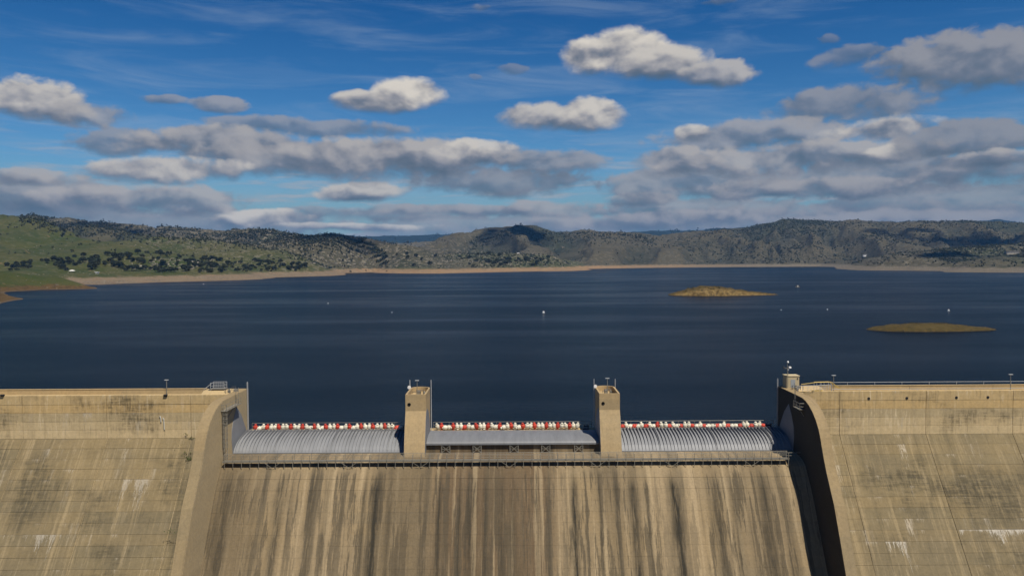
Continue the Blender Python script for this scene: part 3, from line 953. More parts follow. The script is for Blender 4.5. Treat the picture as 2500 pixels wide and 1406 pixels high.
def island(x0, x1, ybase, peak, prof, depth, seed, label):
    """prof: heights along the length (fraction, metres)"""
    c0, c1 = PW(x0, ybase), PW(x1, ybase)
    cx, cy = (c0 + c1) / 2
    L = np.hypot(*(c1 - c0)) / 2 * 1.03
    nx, ny = 150, 60
    u = np.linspace(-1.05, 1.05, nx)
    v = np.linspace(-1.1, 1.1, ny)
    Ug, Vg = np.meshgrid(u, v, indexing='ij')
    hx = np.interp((Ug + 1) / 2, [a for a, b in prof], [b for a, b in prof])
    wd = np.sqrt(np.clip(hx / max(b for a, b in prof), 0.01, 1)) ** 0.9
    x = cx + Ug * L
    y = cy + Vg * depth
    n1_ = fbm(x / 9, y / 9, 4, seed)
    tt = np.clip(1 - (Vg / wd) ** 2 * (0.7 + 0.6 * n1_), -1, 1)
    z = np.where(tt > 0, hx * np.sqrt(np.clip(tt, 0, 1)), -1.5) + (fbm(x / 4.0, y / 4.0, 4, seed + 4, .65) - 0.5) * 0.34 * max(b for a, b in prof)
    z = np.where(np.abs(Ug) > 1.0, -1.0, z)
    i2 = np.arange(nx * ny).reshape(nx, ny)
    q = np.stack([i2[:-1, :-1], i2[1:, :-1], i2[1:, 1:], i2[:-1, 1:]], -1).reshape(-1, 4)
    me = fast_mesh('island', np.stack([x - cx, y - cy, z], -1).reshape(-1, 3), q, 'island_earth', True)
    fattr(me, 'scrub', np.clip(z / np.maximum(hx, .3), 0, 1.2).ravel() * 0.75 + (seed == 5) * 0.55)
    fattr(me, 'crest', np.full(nx * ny, 30.0))
    o = link('island', me, loc=(cx, cy, 0))
    tag(o, label, 'island', kind='structure')
    edge = (np.abs(z) < (.9 if seed == 2 else .4)) | ((z > 0) & (fbm(x / 6, y / 6, 3, seed + 9) > .62))
    ex, ey, ez = (x - cx)[edge], (y - cy)[edge], z[edge]
    r_ = np.random.default_rng(seed)
    pk = r_.permutation(len(ex))[:520]
    ISL.append((o, np.stack([ex[pk], ey[pk], ez[pk]], -1), r_.uniform(.15, .55, len(pk)) * (1.5 if seed == 2 else .8)))
    return cx, cy, L


island(1634, 1898, 720, 697, [(0, 0.05), (.06, 2.2), (.16, 5.0), (.28, 8.6), (.36, 8.2), (.5, 7.4), (.6, 5.6), (.72, 3.6), (.85, 2.0), (1, 0.1)], 24, 2, 'bare tan island with a scrubby hump, the farther of two')
island(2120, 2430, 805, 790, [(0, 0.05), (.08, 1.5), (.2, 2.6), (.35, 3.1), (.5, 3.2), (.65, 2.8), (.8, 1.8), (.92, 0.9), (1, 0.05)], 11, 5, 'low brown island like an upturned hull, the nearer of two')

# ================================================================== DAM
TOP = 12.15          # road-parapet level
HALF = 49.3          # half width of the spillway between its walls
LIFT = 1.524
FACE_Y = 141.0       # vertical downstream face of the non-overflow dam
TOE_Z = 4.38         # where that face turns into the slope
SLOPE = 0.75


def slab(parent, name, mat, x0, x1, a, b, thick=0.5, gap=(0.03, 0.014), proud=0.0, cham=0.025):
    """one poured concrete block face between two profile points a=(y,z) top and b=(y,z) bottom"""
    ay, az_ = a
    by, bz_ = b
    ty, tz = by - ay, bz_ - az_
    L = math.hypot(ty, tz)
    ty, tz = ty / L, tz / L
    ny, nz = tz, -ty                      # outward: towards the camera and up
    if ny > 0:
        ny, nz = -ny, -nz
    gx, gs = gap
    pts = []
    for off, ins in ((-thick, 0.0), (proud - cham, 0.0), (proud, cham)):
        for xx, s in ((x0 + gx + ins, gs + ins), (x1 - gx - ins, gs + ins), (x1 - gx - ins, L - gs - ins), (x0 + gx + ins, L - gs - ins)):
            pts.append((xx - x0, ay + ty * s + ny * off - ay, az_ + tz * s + nz * off - az_))
    fs = [(8, 9, 10, 11)]
    for r in (0, 4):
        for k in range(4):
            k2 = (k + 1) % 4
            fs.append((r + k, r + k2, r + 4 + k2, r + 4 + k))
    mb = MB().add(pts, fs)
    return mb.build(name, mat, parent, loc=(x0, ay, az_))


def dam_section(sign, label):
    root = empty('dam_wall', (0, 0, 0), label, 'dam')
    xs = [HALF + 1.65, 57.4, 72.4, 87.4, 102.4, 117.4] if sign < 0 else [HALF + 1.65, 58.3, 73.7, 89.2, 104.5, 119.8]
    # mass concrete behind the facing blocks
    mb = MB()
    back = 147.4
    prof = [(FACE_Y + 0.12, TOP - 1.0), (FACE_Y + 0.12, TOE_Z), (FACE_Y + 0.12 + 46 * SLOPE * -1, TOE_Z - 46), (back, TOE_Z - 46), (back, TOP - 1.0)]
    a, b = sorted((sign * xs[0], sign * 160))
    mb.prism(prof, a, b)
    mb.build('core', 'concrete_face', root)
    for i in range(len(xs) - 1):
        x0, x1 = sorted((sign * xs[i], sign * xs[i + 1]))
        rows = [TOP, TOE_Z + 4 * LIFT, TOE_Z + 3 * LIFT, TOE_Z + 2 * LIFT, TOE_Z + LIFT, TOE_Z]
        for k in range(5):
            slab(root, 'concrete_block', 'concrete_face', x0, x1, (FACE_Y, rows[k]), (FACE_Y, rows[k + 1]), 0.45, (0.03, 0.018), random.uniform(-.015, .015) + (0.03 if k == 0 else 0), 0.018)
        for k in range(14):
            z0, z1 = TOE_Z - k * LIFT, TOE_Z - (k + 1) * LIFT
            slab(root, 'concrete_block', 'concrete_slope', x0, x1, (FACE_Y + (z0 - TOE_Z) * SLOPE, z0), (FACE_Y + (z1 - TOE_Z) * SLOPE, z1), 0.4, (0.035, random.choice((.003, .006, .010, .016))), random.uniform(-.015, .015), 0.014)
    # roadway deck and upstream parapet
    a, b = sorted((sign * (HALF + 7.5), sign * 160))
    MB().box(a, b, FACE_Y + 0.5, 147.4, TOP - 0.99, TOP - 0.86).build('roadway', 'concrete_plain', root)
    up = TOP + 0.05 if sign < 0 else TOP - 0.05
    xj = xs[1:] + [135.0, 150.0]
    edges = [HALF + 7.5] + xj[1:]
    for i in range(len(edges) - 1):
        x0, x1 = sorted((sign * edges[i], sign * edges[i + 1]))
        slab(root, 'parapet', 'concrete_plain', x0, x1, (147.0, up), (147.0, TOP - 0.9), 0.35, (0.02, 0.0), 0)
        MB().box(x0 + 0.02, x1 - 0.02, 146.93, 147.42, up + 0.003, up + 0.10).build('coping', 'concrete_plain', root)
    return root


dam_l = dam_section(-1, 'stained tan concrete dam wall on the side with the caged ladder')
dam_r = dam_section(1, 'stained tan concrete dam wall on the side with the small hut')

# drain outlets in the vertical face on the hut side; hooded scuppers on the other
for px in (2121, 2214, 2335, 2412):
    q = P(px, 972.5 - (px - 2121) * .01, FACE_Y - 0.04)
    o = MB()
    o.lathe([(0.25, -0.03), (0.25, 0.03)], 14)  # solid disc: the shade inside the hole is its near-black colour
    ob = o.build('drain_outlet', 'hole_dark', dam_r, loc=tuple(q))
    ob.rotation_euler = (math.radians(90), 0, 0)
for px in (7, 405):
    q = P(px, 962, 141.1)
    o = MB().add([(-.35, 0, 0), (.35, 0, 0), (.30, -.5, -.1), (-.30, -.5, -.1), (-.35, 0, -.5), (.35, 0, -.5)], [(0, 1, 2, 3), (3, 2, 5, 4), (0, 3, 4), (1, 5, 2), (0, 4, 5, 1)])
    o.build('scupper', 'hole_dark', dam_l, loc=tuple(q))
# white overflow pipes on the caged-ladder side
for px, py, h in ((390, 1015, 1.1), (398, 1020, 2.1)):
    q = P(px, py, FACE_Y - 0.10)
    MB().tube([q, q + np.array([.15, -.02, -.25]), q + np.array([.2, 0, -h])], 0.09, 7).build('pipe', 'pipe_white', dam_l)

# ---------------------------------------------------------------- spillway floor
spill = empty('spillway', (0, 134, 0), 'streaked concrete spillway chute below the three gates', 'spillway')
FLOOR = [(133.0, 1.0), (131.6, -0.52), (130.3, -2.05), (129.25, -3.57), (128.28, -5.09), (127.35, -6.62), (126.42, -8.14), (125.5, -9.67), (124.56, -11.19),
         (123.62, -12.72), (122.68, -14.24), (121.74, -15.76), (120.8, -17.29), (119.86, -18.81)]
SX = [-HALF, -44.0, -26.4, -8.8, 8.8, 26.4, 44.0, HALF]
SP_INV = Vector((0, 134, 0))


def child(o, root):
    """keep world place while hanging o under a root that is not at the origin"""
    o.parent = root
    o.location = Vector(o.location) - Vector(root.location)
    return o


for i in range(len(SX) - 1):
    for k in range(len(FLOOR) - 1):
        o = slab(None, 'concrete_block', 'concrete_spillway', SX[i], SX[i + 1], FLOOR[k], FLOOR[k + 1], 0.5, (0.010, 0.016 if k == 1 or k == 0 else 0.003), random.uniform(-.006, .006), 0.008)
        child(o, spill)
prof = [(146.3, 3.2), (139.2, 2.02), (137.0, 1.98), (135.5, 1.88), (134.4, 1.64), (133.6, 1.3), (133.05, 0.96)] + [(y + 0.25, z - 0.05) for y, z in FLOOR] + [(92, -46), (147.4, -46), (147.4, 3.2)]
o = MB().prism(prof, -HALF, HALF).build('crest', 'concrete_spillway', None)
child(o, spill)
o = MB().box(-HALF, HALF, 146.2, 149.0, 2.6, 4.25).build('sill', 'concrete_plain', None)
child(o, spill)
# concrete bench behind the middle gate's open front
o = MB().box(-15.22, 15.22, 138.78, 146.1, 1.9, 3.45).build('bench', 'concrete_spillway', None)
child(o, spill)
# white mooring rings painted on the chute
for px, py in ((1737, 1162), (1765, 1162), (1741, 1247), (1768, 1247), (1747, 1292), (1773, 1292), (1735, 1204), (1762, 1204)):
    Yp = np.interp(py, [1143, 1206, 1337, 1406], [133.0, 130.2, 125.4, 123.3])
    q = P(px, py, Yp - 0.12)
    o = MB()
    o.tube([(0.14 * math.cos(a), 0.0, 0.14 * math.sin(a)) for a in np.linspace(0, 2 * math.pi, 9)], 0.03, 4, False)
    child(o.build('anchor_ring', 'galvanised', None, loc=tuple(q)), spill)

# ---------------------------------------------------------------- training walls
COPE = [(136.3, 12.15), (134.6, 12.12), (133.2, 11.9), (131.6, 11.4), (130.0, 10.6), (128.6, 9.6), (127.4, 8.35), (126.6, 7.1), (125.95, 5.7), (125.2, 4.2), (124.0, 2.2),
        (122.6, 0.25), (120.9, -2.1), (118.8, -6.2), (116.6, -10.7), (114.2, -15.6), (99.8, -45)]


def training_wall(sign, label):
    root = empty('training_wall', (sign * (HALF + 0.8), 128, 0), label, 'wall')
    a, b = sorted((sign * HALF, sign * (HALF + 1.65)))
    # wall pours, split at the sloping joints the photograph shows
    cuts = [(0, 8), (8, 11), (11, 13), (13, 16)]
    prevb = None
    for ci_, (i0, i1) in enumerate(cuts):
        front = COPE[i0:i1 + 1]
        if i0 == 0:
            prof = [(147.6, 12.15)] + front
        else:
            prof = [prevb] + front
        y1, z1 = front[-1]
        nb = (y1 + 9.5, z1 - 6.0) if i1 < 16 else (147.6, -45)
        if i0 == 0:
            prof += [nb, (147.6, nb[1])]
        else:
            prof += [nb]
            if i1 < 16:
                prof += [(147.6, nb[1]), (147.6, prevb[1])]
            else:
                prof += [(147.6, prevb[1])]
        g = 0.012
        mb = MB().prism(prof, a + (g * (ci_ % 2)), b - (g * (ci_ % 2)))
        child(mb.build('concrete_pour', 'concrete_coping', None), root)
        prevb = nb
    # fair-faced skin towards the spillway: grey, near-black at the hut to deepen its shadow
    sk = [(147.55, 12.10)] + [(y_ + .05, z_ - .05) for y_, z_ in COPE] + [(147.55, -45)]
    xi = sign * HALF
    child(MB().prism(sk, xi - sign * .035, xi - sign * .004).build('inner_skin', 'concrete_inner' if sign < 0 else 'concrete_shade_stain', None), root)
    # crest block beside the gate bay, up to the dam wall joint
    a, b = sorted((sign * (HALF + 1.66), sign * (HALF + 7.45)))
    child(MB().box(a, b, FACE_Y + 0.5, 147.6, 2.0, TOP - 0.9).build('crest_block', 'concrete_plain', None), root)
    child(MB().prism([(FACE_Y + 1.9, TOP - .9), (147.6, TOP - .9), (147.6, TOP - 0.0), (145.5, TOP)], a, b).build('ramp', 'concrete_plain', None), root)
    # steel seal plate swept by the gate's end
    plate = [(141.1, 9.9), (139.4, 8.0), (138.5, 6.25), (138.3, 4.7), (138.7, 2.05), (146.3, 4.3), (145.7, 5.1), (144.9, 6.2), (143.3, 8.2)]
    x0 = sign * HALF
    child(MB().prism(plate, x0 - sign * 0.09, x0 - sign * 0.04).build('seal_plate', 'gate_steel', None, ), root)
    return root


tw_l = training_wall(-1, 'sunlit curved concrete wall beside the caged ladder, flanking the spillway')
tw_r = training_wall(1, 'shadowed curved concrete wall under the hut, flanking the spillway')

# ---------------------------------------------------------------- piers
PW2 = 1.8


def hoop(root, x, y, ztop, zbot, name='ladder_hoop', w=0.42, rungs=True):
    """a pair of ladder rails that bend over at the top, with rungs"""
    arc = [(x, y + math.cos(a) * w / 2, ztop + math.sin(a) * w / 2) for a in np.linspace(0, math.pi, 8)]
    mb = MB().tube([(x, y + w / 2, zbot)] + arc + [(x, y - w / 2, zbot)], 0.045, 6)
    o = mb.build(name, 'rail_paint', None)
    child(o, root)
    if rungs:
        rung = MB().tube([(0, -w / 2, 0), (0, w / 2, 0)], 0.018, 4).mesh('rung', 'rail_paint')
        k = zbot + 0.3
        while k < ztop - 0.7:
            r = link('rung', rung, None, loc=(x, y, k))
            r.parent = o
            k += 0.45


def pier(xc, label, dark_dish):
    root = empty('spillway_pier', (xc, 139, 0), label, 'pier')
    w = PW2
    ptop = 12.3
    prof = [(139.0, ptop - 0.95), (139.0, 9.4), (138.6, 8.4), (138.0, 7.0), (137.4, 5.4), (136.9, 4.0), (136.5, 2.6), (136.3, 1.6), (136.3, -2), (146.0, -2), (146.0, ptop - 0.95)]
    child(MB().prism(prof, xc - w, xc + w).build('shaft', 'concrete_wall', None), root)
    # rounded upstream nose
    nose = MB()
    arc = [(math.sin(a) * w, 146.0 + math.cos(a) * w) for a in np.linspace(-math.pi / 2, math.pi / 2, 13)]
    n = len(arc)
    nose.add([(xc + x, y, -3) for x, y in arc] + [(xc + x, y, ptop - 0.95) for x, y in arc],
             [(i, i + 1, n + i + 1, n + i) for i in range(n - 1)] + [tuple(range(n)), tuple(range(n, 2 * n))])
    child(nose.build('nose', 'concrete_wall', None), root)
    # parapet ring round the sunken top
    out = [(-w, 139.0), (w, 139.0)] + [(-x, y) for x, y in arc]
    inn = [(-w + .3, 139.3), (w - .3, 139.3)] + [(-x * (w - .3) / w, 146.0 + (y - 146.0) * (w - .3) / w) for x, y in arc]
    m_ = len(out)
    ring = MB()
    vs_ = []
    for pts, z in ((out, ptop - .95), (out, ptop), (inn, ptop), (inn, ptop - .949)):
        vs_ += [(xc + x, y, z) for x, y in pts]
    fs_ = []
    for r in range(3):
        for k in range(m_):
            k2 = (k + 1) % m_
            fs_.append((r * m_ + k, r * m_ + k2, (r + 1) * m_ + k2, (r + 1) * m_ + k))
    ring.add(vs_, fs_)
    child(ring.build('parapet', 'concrete_wall', None), root)
    # seal plates on both flanks
    plate = [(140.4, 9.6), (138.65, 8.4), (137.95, 6.8), (137.3, 5.1), (136.9, 3.9), (136.55, 2.05), (146.2, 3.3), (145.7, 5.1), (144.6, 6.9), (143.0, 8.6)]
    for s in (-1, 1):
        child(MB().prism(plate, xc + s * w - .02 * s, xc + s * w + .03 * s).build('seal_plate', 'gate_steel', None), root)
    # round port in the front
    pt = MB().lathe([(0.26, -0.03), (0.30, -0.03), (0.30, 0.03), (0.22, 0.03), (0.20, -0.02)], 14)
    o = pt.build('port', 'hole_dark', None, loc=(xc - 1.15, 138.98, 10.55))
    o.rotation_euler = (math.radians(90), 0, 0)
    child(o, root)
    hoop(root, xc + w + 0.16, 146.6, 13.5, 4.2)
    hoop(root, xc - w - 0.16, 146.6, 13.5, 4.2)
    # plant inside the tub
    f = ptop - 0.95
    for pts in ([(xc - .9, 142, f), (xc - .9, 142, f + .9), (xc + .5, 142.6, f + .9), (xc + .5, 142.6, f)],
                [(xc - .4, 143.2, f), (xc - .4, 143.2, f + 1.0), (xc + .9, 143.5, f + 1.0), (xc + .9, 143.5, f)], [(xc - 1.2, 141, f + .5), (xc + 1.2, 141.2, f + .5)]):
        child(MB().tube(pts, 0.055, 6).build('pipe', 'dark_steel', None), root)
    child(MB().box(xc - .35, xc + .25, 144.0, 144.5, f, f + .75).build('gearbox', 'galvanised', None), root)
    child(MB().lathe([(.22, 0), (.22, .5), (.1, .6)], 10, (xc + .9, 144.6, f)).build('valve', 'galvanised', None), root)
    # floodlight dish on the corner
    d = MB().lathe([(0.02, -.25), (.22, -.18), (.32, .05), (.33, .12), (.28, .12)], 12)
    o = d.build('floodlight', 'white_paint', None, loc=(xc - w - .1, 145.0, ptop + 0.35))
    o.rotation_euler = (math.radians(100), 0, math.radians(20))
    child(o, root)
    child(MB().tube([(xc - w + .1, 145.2, ptop), (xc - w - .1, 145.1, ptop + .35)], .05, 6).build('floodlight_arm', 'galvanised', None), root)
    return root


XP = 15.24 + PW2
pier(-XP, 'concrete pier between the finely ribbed gate and the smooth middle gate', True)
pier(XP, 'concrete pier between the smooth middle gate and the deeply shaded ribbed gate', False)

# ---------------------------------------------------------------- lamp posts
lamp_arm = None


def lamp(x, y, z, h, label):
    root = empty('lamp_post', (x, y, z), label, 'lamp post', 'lamp posts along the dam crest')
    MB().tube([(0, 0, 0), (0, 0, h)], [0.075, 0.05], 8).build('pole', 'galvanised', root)
    MB().lathe([(.16, 0), (.16, .05), (.08, .08)], 10).build('base_plate', 'galvanised', root)
    MB().box(-.34, .34, -.16, .16, h, h + .11).build('lamp_head', 'rail_paint', root)
    return root


for px, py, Y, h, lab in ((407, 951, 146.6, 1.75, 'thin lamp post on the crest near the caged ladder'),
                          (2035, 951.5, 141.6, 2.5, 'thin lamp post on the crest near the yellow railing'),
                          (2467, 945, 141.6, 2.2, 'thin lamp post on the crest far from the hut, at the frame edge')):
    q = P(px, py, Y)
    lamp(q[0], q[1], q[2] - (0.9 if Y < 145 else 0.9), h + (.9 if Y > 145 else .95), lab)
lamp(-XP - .1, 142.2, 11.35, 2.9, 'lamp post standing on the pier beside the finely ribbed gate')
lamp(XP - .0, 142.2, 11.35, 3.1, 'lamp post standing on the pier beside the deeply shaded ribbed gate')

# ---------------------------------------------------------------- gates
GP = [(139.0, 2.10), (139.25, 2.5), (139.8, 3.0), (140.6, 3.42), (141.6, 3.78), (142.8, 4.05), (144.2, 4.24), (145.4, 4.34), (146.3, 4.36)]


def ribbed_gate(x0, x1, label):
    root = empty('spillway_gate', ((x0 + x1) / 2, 139, 2), label, 'gate', 'ribbed steel spillway gates')
    x0, x1 = x0 + 0.06, x1 - 0.06
    under = [(y + .02, z - .16) for y, z in GP]
    child(MB().prism(GP + under[::-1], x0, x1).build('skin', 'gate_steel', None), root)
    # rib: a fin, shallow at the hinge, deep at the crest
    vs_, fs_ = [], []
    n = len(GP)
    for i, (y, z) in enumerate(GP):
        j0, j1 = GP[max(i - 1, 0)], GP[min(i + 1, n - 1)]
        ty, tz = j1[0] - j0[0], j1[1] - j0[1]
        l_ = math.hypot(ty, tz)
        ny, nz = -tz / l_, ty / l_
        h = 0.05 + 0.44 * (i / (n - 1)) ** 0.8
        for s in (-1, 1):
            vs_ += [(s * .025, y - .003 * ny, z - .01 * nz), (s * .025, y + ny * h, z + nz * h)]
    for i in range(n - 1):
        b0, b1 = i * 4, i * 4 + 4
        fs_ += [(b0, b0 + 1, b1 + 1, b1), (b0 + 3, b0 + 2, b1 + 2, b1 + 3), (b0 + 1, b0 + 3, b1 + 3, b1 + 1)]
    fs_ += [(0, 2, 3, 1), (4 * n - 4, 4 * n - 3, 4 * n - 1, 4 * n - 2)]
    me = MB().add(vs_, fs_).mesh('rib', 'gate_steel')
    k = 0
    x = x0 + 0.3
    while x < x1 - 0.1:
        o = link('rib', me, None, loc=(x, 0, 0))
        child(o, root)
        x += 0.61 if k % 17 != 11 else 0.22
        k += 1
    child(MB().tube([(x0, 138.92, 2.12), (x1, 138.92, 2.12)], .09, 8).build('hinge_bar', 'gate_steel', None), root)
    child(MB().box(x0, x1, 146.15, 146.42, 4.36, 4.62).build('crest_lip', 'gate_steel', None), root)
    return root


ribbed_gate(-HALF, -XP - PW2, 'grey ribbed spillway gate beside the caged-ladder wall, ribs thin and sunlit')
ribbed_gate(XP + PW2, HALF, 'grey ribbed spillway gate beside the shadowed wall, ribs with black gaps')

dg = empty('spillway_gate', (0, 139, 2), 'smooth grey drum gate propped open on trestles between the two piers', 'gate')
DP = [(138.4, 3.78), (138.6, 4.0), (139.2, 4.2), (140.2, 4.42), (141.5, 4.58), (143.0, 4.62), (144.6, 4.56), (146.1, 4.40)]
child(MB().prism(DP + [(146.1, 3.6), (138.5, 3.68)], -15.16, 15.16).build('drum', 'drum_steel', None), dg)
child(MB().box(-15.16, 15.16, 138.34, 138.52, 3.50, 3.76).build('lip', 'drum_steel', None), dg)
TREST = []
for i, px in enumerate((1085, 1162, 1253, 1331, 1412)):
    x = (px - 1250) / F_PX * 138.6
    lab = ['first', 'second', 'third', 'fourth', 'fifth'][i] + ' cross-braced trestle from the left propping the smooth gate'
    r = empty('trestle', (x, 138.5, 2.0), lab, 'trestle', 'trestles under the smooth gate')
    for sx in (-.72, .72):
        for sy in (0.0, .38):
            MB().bar((sx, sy, 0), (sx, sy, 1.5), .13).build('post', 'galvanised', r)
    for sy in (0.0, .38):
        MB().bar((-.72, sy, .08), (.72, sy, 1.42), .09).build('brace', 'galvanised', r)
        MB().bar((-.72, sy, 1.42), (.72, sy, .08), .09).build('brace', 'galvanised', r)
        MB().bar((-.72, sy, .75), (.72, sy, .75), .06).build('tie', 'galvanised', r)

# ---------------------------------------------------------------- walkway across the chute
wk = empty('walkway', (0, 133.3, 2.2), 'long steel walkway on posts across the spillway below the gates', 'walkway')
WX0, WX1 = -48.9, 46.5
DY0, DY1, DZ = 132.75, 133.75, 2.15


def wchild(mb, name, mat):
    return child(mb.build(name, mat, None), wk)


wchild(MB().box(WX0, WX1, DY0 + .06, DY1, DZ - .05, DZ + .03), 'deck', 'galvanised')
wchild(MB().box(WX0, WX1, DY0, DY0 + .07, DZ - .13, DZ + .17), 'fascia_beam', 'galvanised')
wchild(MB().box(WX0, WX1, DY1, DY1 + .08, DZ - .2, DZ + .03), 'inner_beam', 'dark_steel')
wchild(MB().tube([(WX0, DY0 - .02, DZ + 1.07), (WX1 + 1.9, DY0 - .02, DZ + 1.07)], .038, 6), 'top_rail', 'galvanised')
wchild(MB().tube([(WX0, DY0 - .02, DZ + .58), (WX1 + 1.9, DY0 - .02, DZ + .58)], .032, 6), 'mid_rail', 'galvanised')
wchild(MB().tube([(WX0, DY1 + .1, DZ + 1.07), (WX1, DY1 + .1, DZ + 1.07)], .035, 6), 'top_rail', 'galvanised')
wchild(MB().tube([(WX0, DY1 + .1, DZ + .58), (WX1, DY1 + .1, DZ + .58)], .03, 6), 'mid_rail', 'galvanised')
pm = MB().bar((0, 0, -1.12), (0, 0, 1.07), .075).mesh('post', 'galvanised')
pi_ = MB().bar((0, 0, 0), (0, 0, 1.07), .06).mesh('post', 'galvanised')
bk = MB().bar((0, 0, -.12), (0, 1.05, -.30), .06).mesh('bracket', 'galvanised')
nP = 67
for i in range(nP):
    x = WX0 + 0.35 + i * (WX1 - WX0 - .5) / (nP - 1)
    child(link('post', pm, None, loc=(x, DY0 - .05, DZ)), wk)
    child(link('post', pi_, None, loc=(x, DY1 + .1, DZ)), wk)
    child(link('bracket', bk, None, loc=(x, DY0, DZ)), wk)
for x in (-27.6, -15.6, -.6, 14.2, 26.8, 40.2, -40.5):
    s = 1.43
    for d in (-1, 1):
        wchild(MB().bar((x + d * s, DY0 - .06, DZ - .1), (x + d * 0.1, DY0 - .06, DZ - 1.05), .06), 'brace', 'galvanised')

# ---------------------------------------------------------------- floats stacked behind the gates
body = MB().lathe([(.20, -.30), (.33, -.27), (.36, -.2), (.36, .2), (.33, .27), (.20, .30)], 12)
me_b = {c_: body.mesh('body', 'float_' + c_, True) for c_ in ('red', 'white')}
neck = MB().lathe([(.17, .28), (.20, .30), (.21, .50), (.15, .56)], 10)
me_n = {c_: neck.mesh('neck', 'float_' + c_, True) for c_ in ('red', 'white')}
clamp = MB().lathe([(.365, -.04), (.385, -.04), (.385, .04), (.365, .04)], 12)
me_c = {'red': clamp.mesh('band', 'float_red'), 'white': clamp.mesh('band', 'float_white')}


def ordinal(n):
    return str(n) + ('th' if 10 <= n % 100 <= 20 else {1: 'st', 2: 'nd', 3: 'rd'}.get(n % 10, 'th'))


def floats(x0, x1, where, upright, seed):
    r_ = random.Random(seed)
    n = int((x1 - x0) / 0.70)
    for i in range(n):
        c_ = 'red' if i % 3 == (seed % 3) else 'white'
        x = x0 + i * (x1 - x0) / (n - 1)
        lean = r_.random() < (0.22 if upright else 0.55)
        root = empty('boom_float', (x + r_.uniform(-.05, .05), 147.15 + r_.uniform(-.12, .12), 4.26 + .65),
                     '%s barrel float, %s from the left behind the %s' % (c_, ordinal(i + 1), where), 'float', 'floats behind the ' + where)
        if lean:
            root.rotation_euler = (r_.uniform(-.25, .25), math.radians(r_.choice((62, 75, 90, 58))), r_.uniform(-.4, .4))
            root.location.z = 4.26 + .46
            root.scale = (1.15, 1.15, 1.15)
        else:
            root.rotation_euler = (r_.uniform(-.22, .22), r_.uniform(-.35, .35), r_.uniform(0, 3))
            root.scale = (1.08, 1.08, 1.18)
        link('body', me_b[c_], root)
        link('neck', me_n[c_], root)
        link('neck', me_n[c_], root, rot=(math.pi, 0, 0))
        link('band', me_c[c_], root)


floats(-47.9, -20.9, 'ribbed gate beside the caged ladder', True, 3)
floats(-14.0, 12.0, 'smooth middle gate', True, 4)
floats(20.4, 46.6, 'ribbed gate beside the shadowed wall', False, 3)

for x0, x1, wh in ((-48.9, -19.2, 'ribbed gate beside the caged ladder'), (-14.9, 14.9, 'smooth middle gate'), (19.2, 48.9, 'ribbed gate beside the shadowed wall')):
    r = empty('pipe_railing', ((x0 + x1) / 2, 148.3, 4.25), 'thin pipe railing behind the floats of the ' + wh, 'railing', 'thin railings behind the floats')
    child(MB().tube([(x0, 148.3, 5.5), (x1, 148.3, 5.5)], .04, 6).build('rail', 'galvanised', None), r)
    child(MB().tube([(x0, 148.3, 4.95), (x1, 148.3, 4.95)], .03, 6).build('rail', 'galvanised', None), r)
    pme = MB().tube([(0, 0, 0), (0, 0, 1.25)], .035, 6).mesh('post', 'galvanised')
    x = x0
    while x <= x1:
        child(link('post', pme, None, loc=(x, 148.3, 4.25)), r)
        x += 2.97
# dark hoist gear at the end of each float row
for x, wh in ((-20.0, 'ribbed gate beside the caged ladder'), (13.6, 'smooth middle gate'), (47.6, 'ribbed gate beside the shadowed wall')):
    r = empty('winch', (x, 147.2, 4.25), 'dark winch ending the float row behind the ' + wh, 'winch', 'winches beside the float rows')
    MB().box(-.55, .55, -.35, .35, 0, .25).build('base', 'float_hardware', r)
    o = MB().lathe([(.30, -.4), (.30, -.34), (.16, -.34), (.16, .34), (.30, .34), (.30, .4)], 12).build('drum', 'float_hardware', r, loc=(0, 0, .6))
    o.rotation_euler = (0, math.radians(90), 0)
    MB().box(.42, .58, -.2, .2, .25, 1.0).build('gearbox', 'galvanised', r)

# ---------------------------------------------------------------- abutment fittings, caged-ladder side
def railing(name, label, cat, pts, h, mat, n_mid=1, step=1.3, group=None):
    """posts and rails along a poly-line of floor points"""
    c0 = Vector(pts[0])
    r = empty(name, c0, label, cat, group)
    q = [Vector(p) - c0 for p in pts]
    up = Vector((0, 0, 1))
    MB().tube([p + up * h for p in q], .04, 6).build('top_rail', mat, r)
    for k in range(n_mid):
        MB().tube([p + up * h * (k + 1) / (n_mid + 1) for p in q], .03, 6).build('mid_rail', mat, r)
    pme = MB().tube([(0, 0, 0), (0, 0, h)], .035, 6).mesh('post', mat)
    done = set()
    for a, b in zip(q[:-1], q[1:]):
        L = (b - a).length
        m_ = max(1, int(round(L / step)))
        for k in range(m_ + 1):
            p = a + (b - a) * k / m_
            key = tuple(round(v, 2) for v in p)
            if key not in done:
                done.add(key)
                link('post', pme, r, loc=p)
    return r


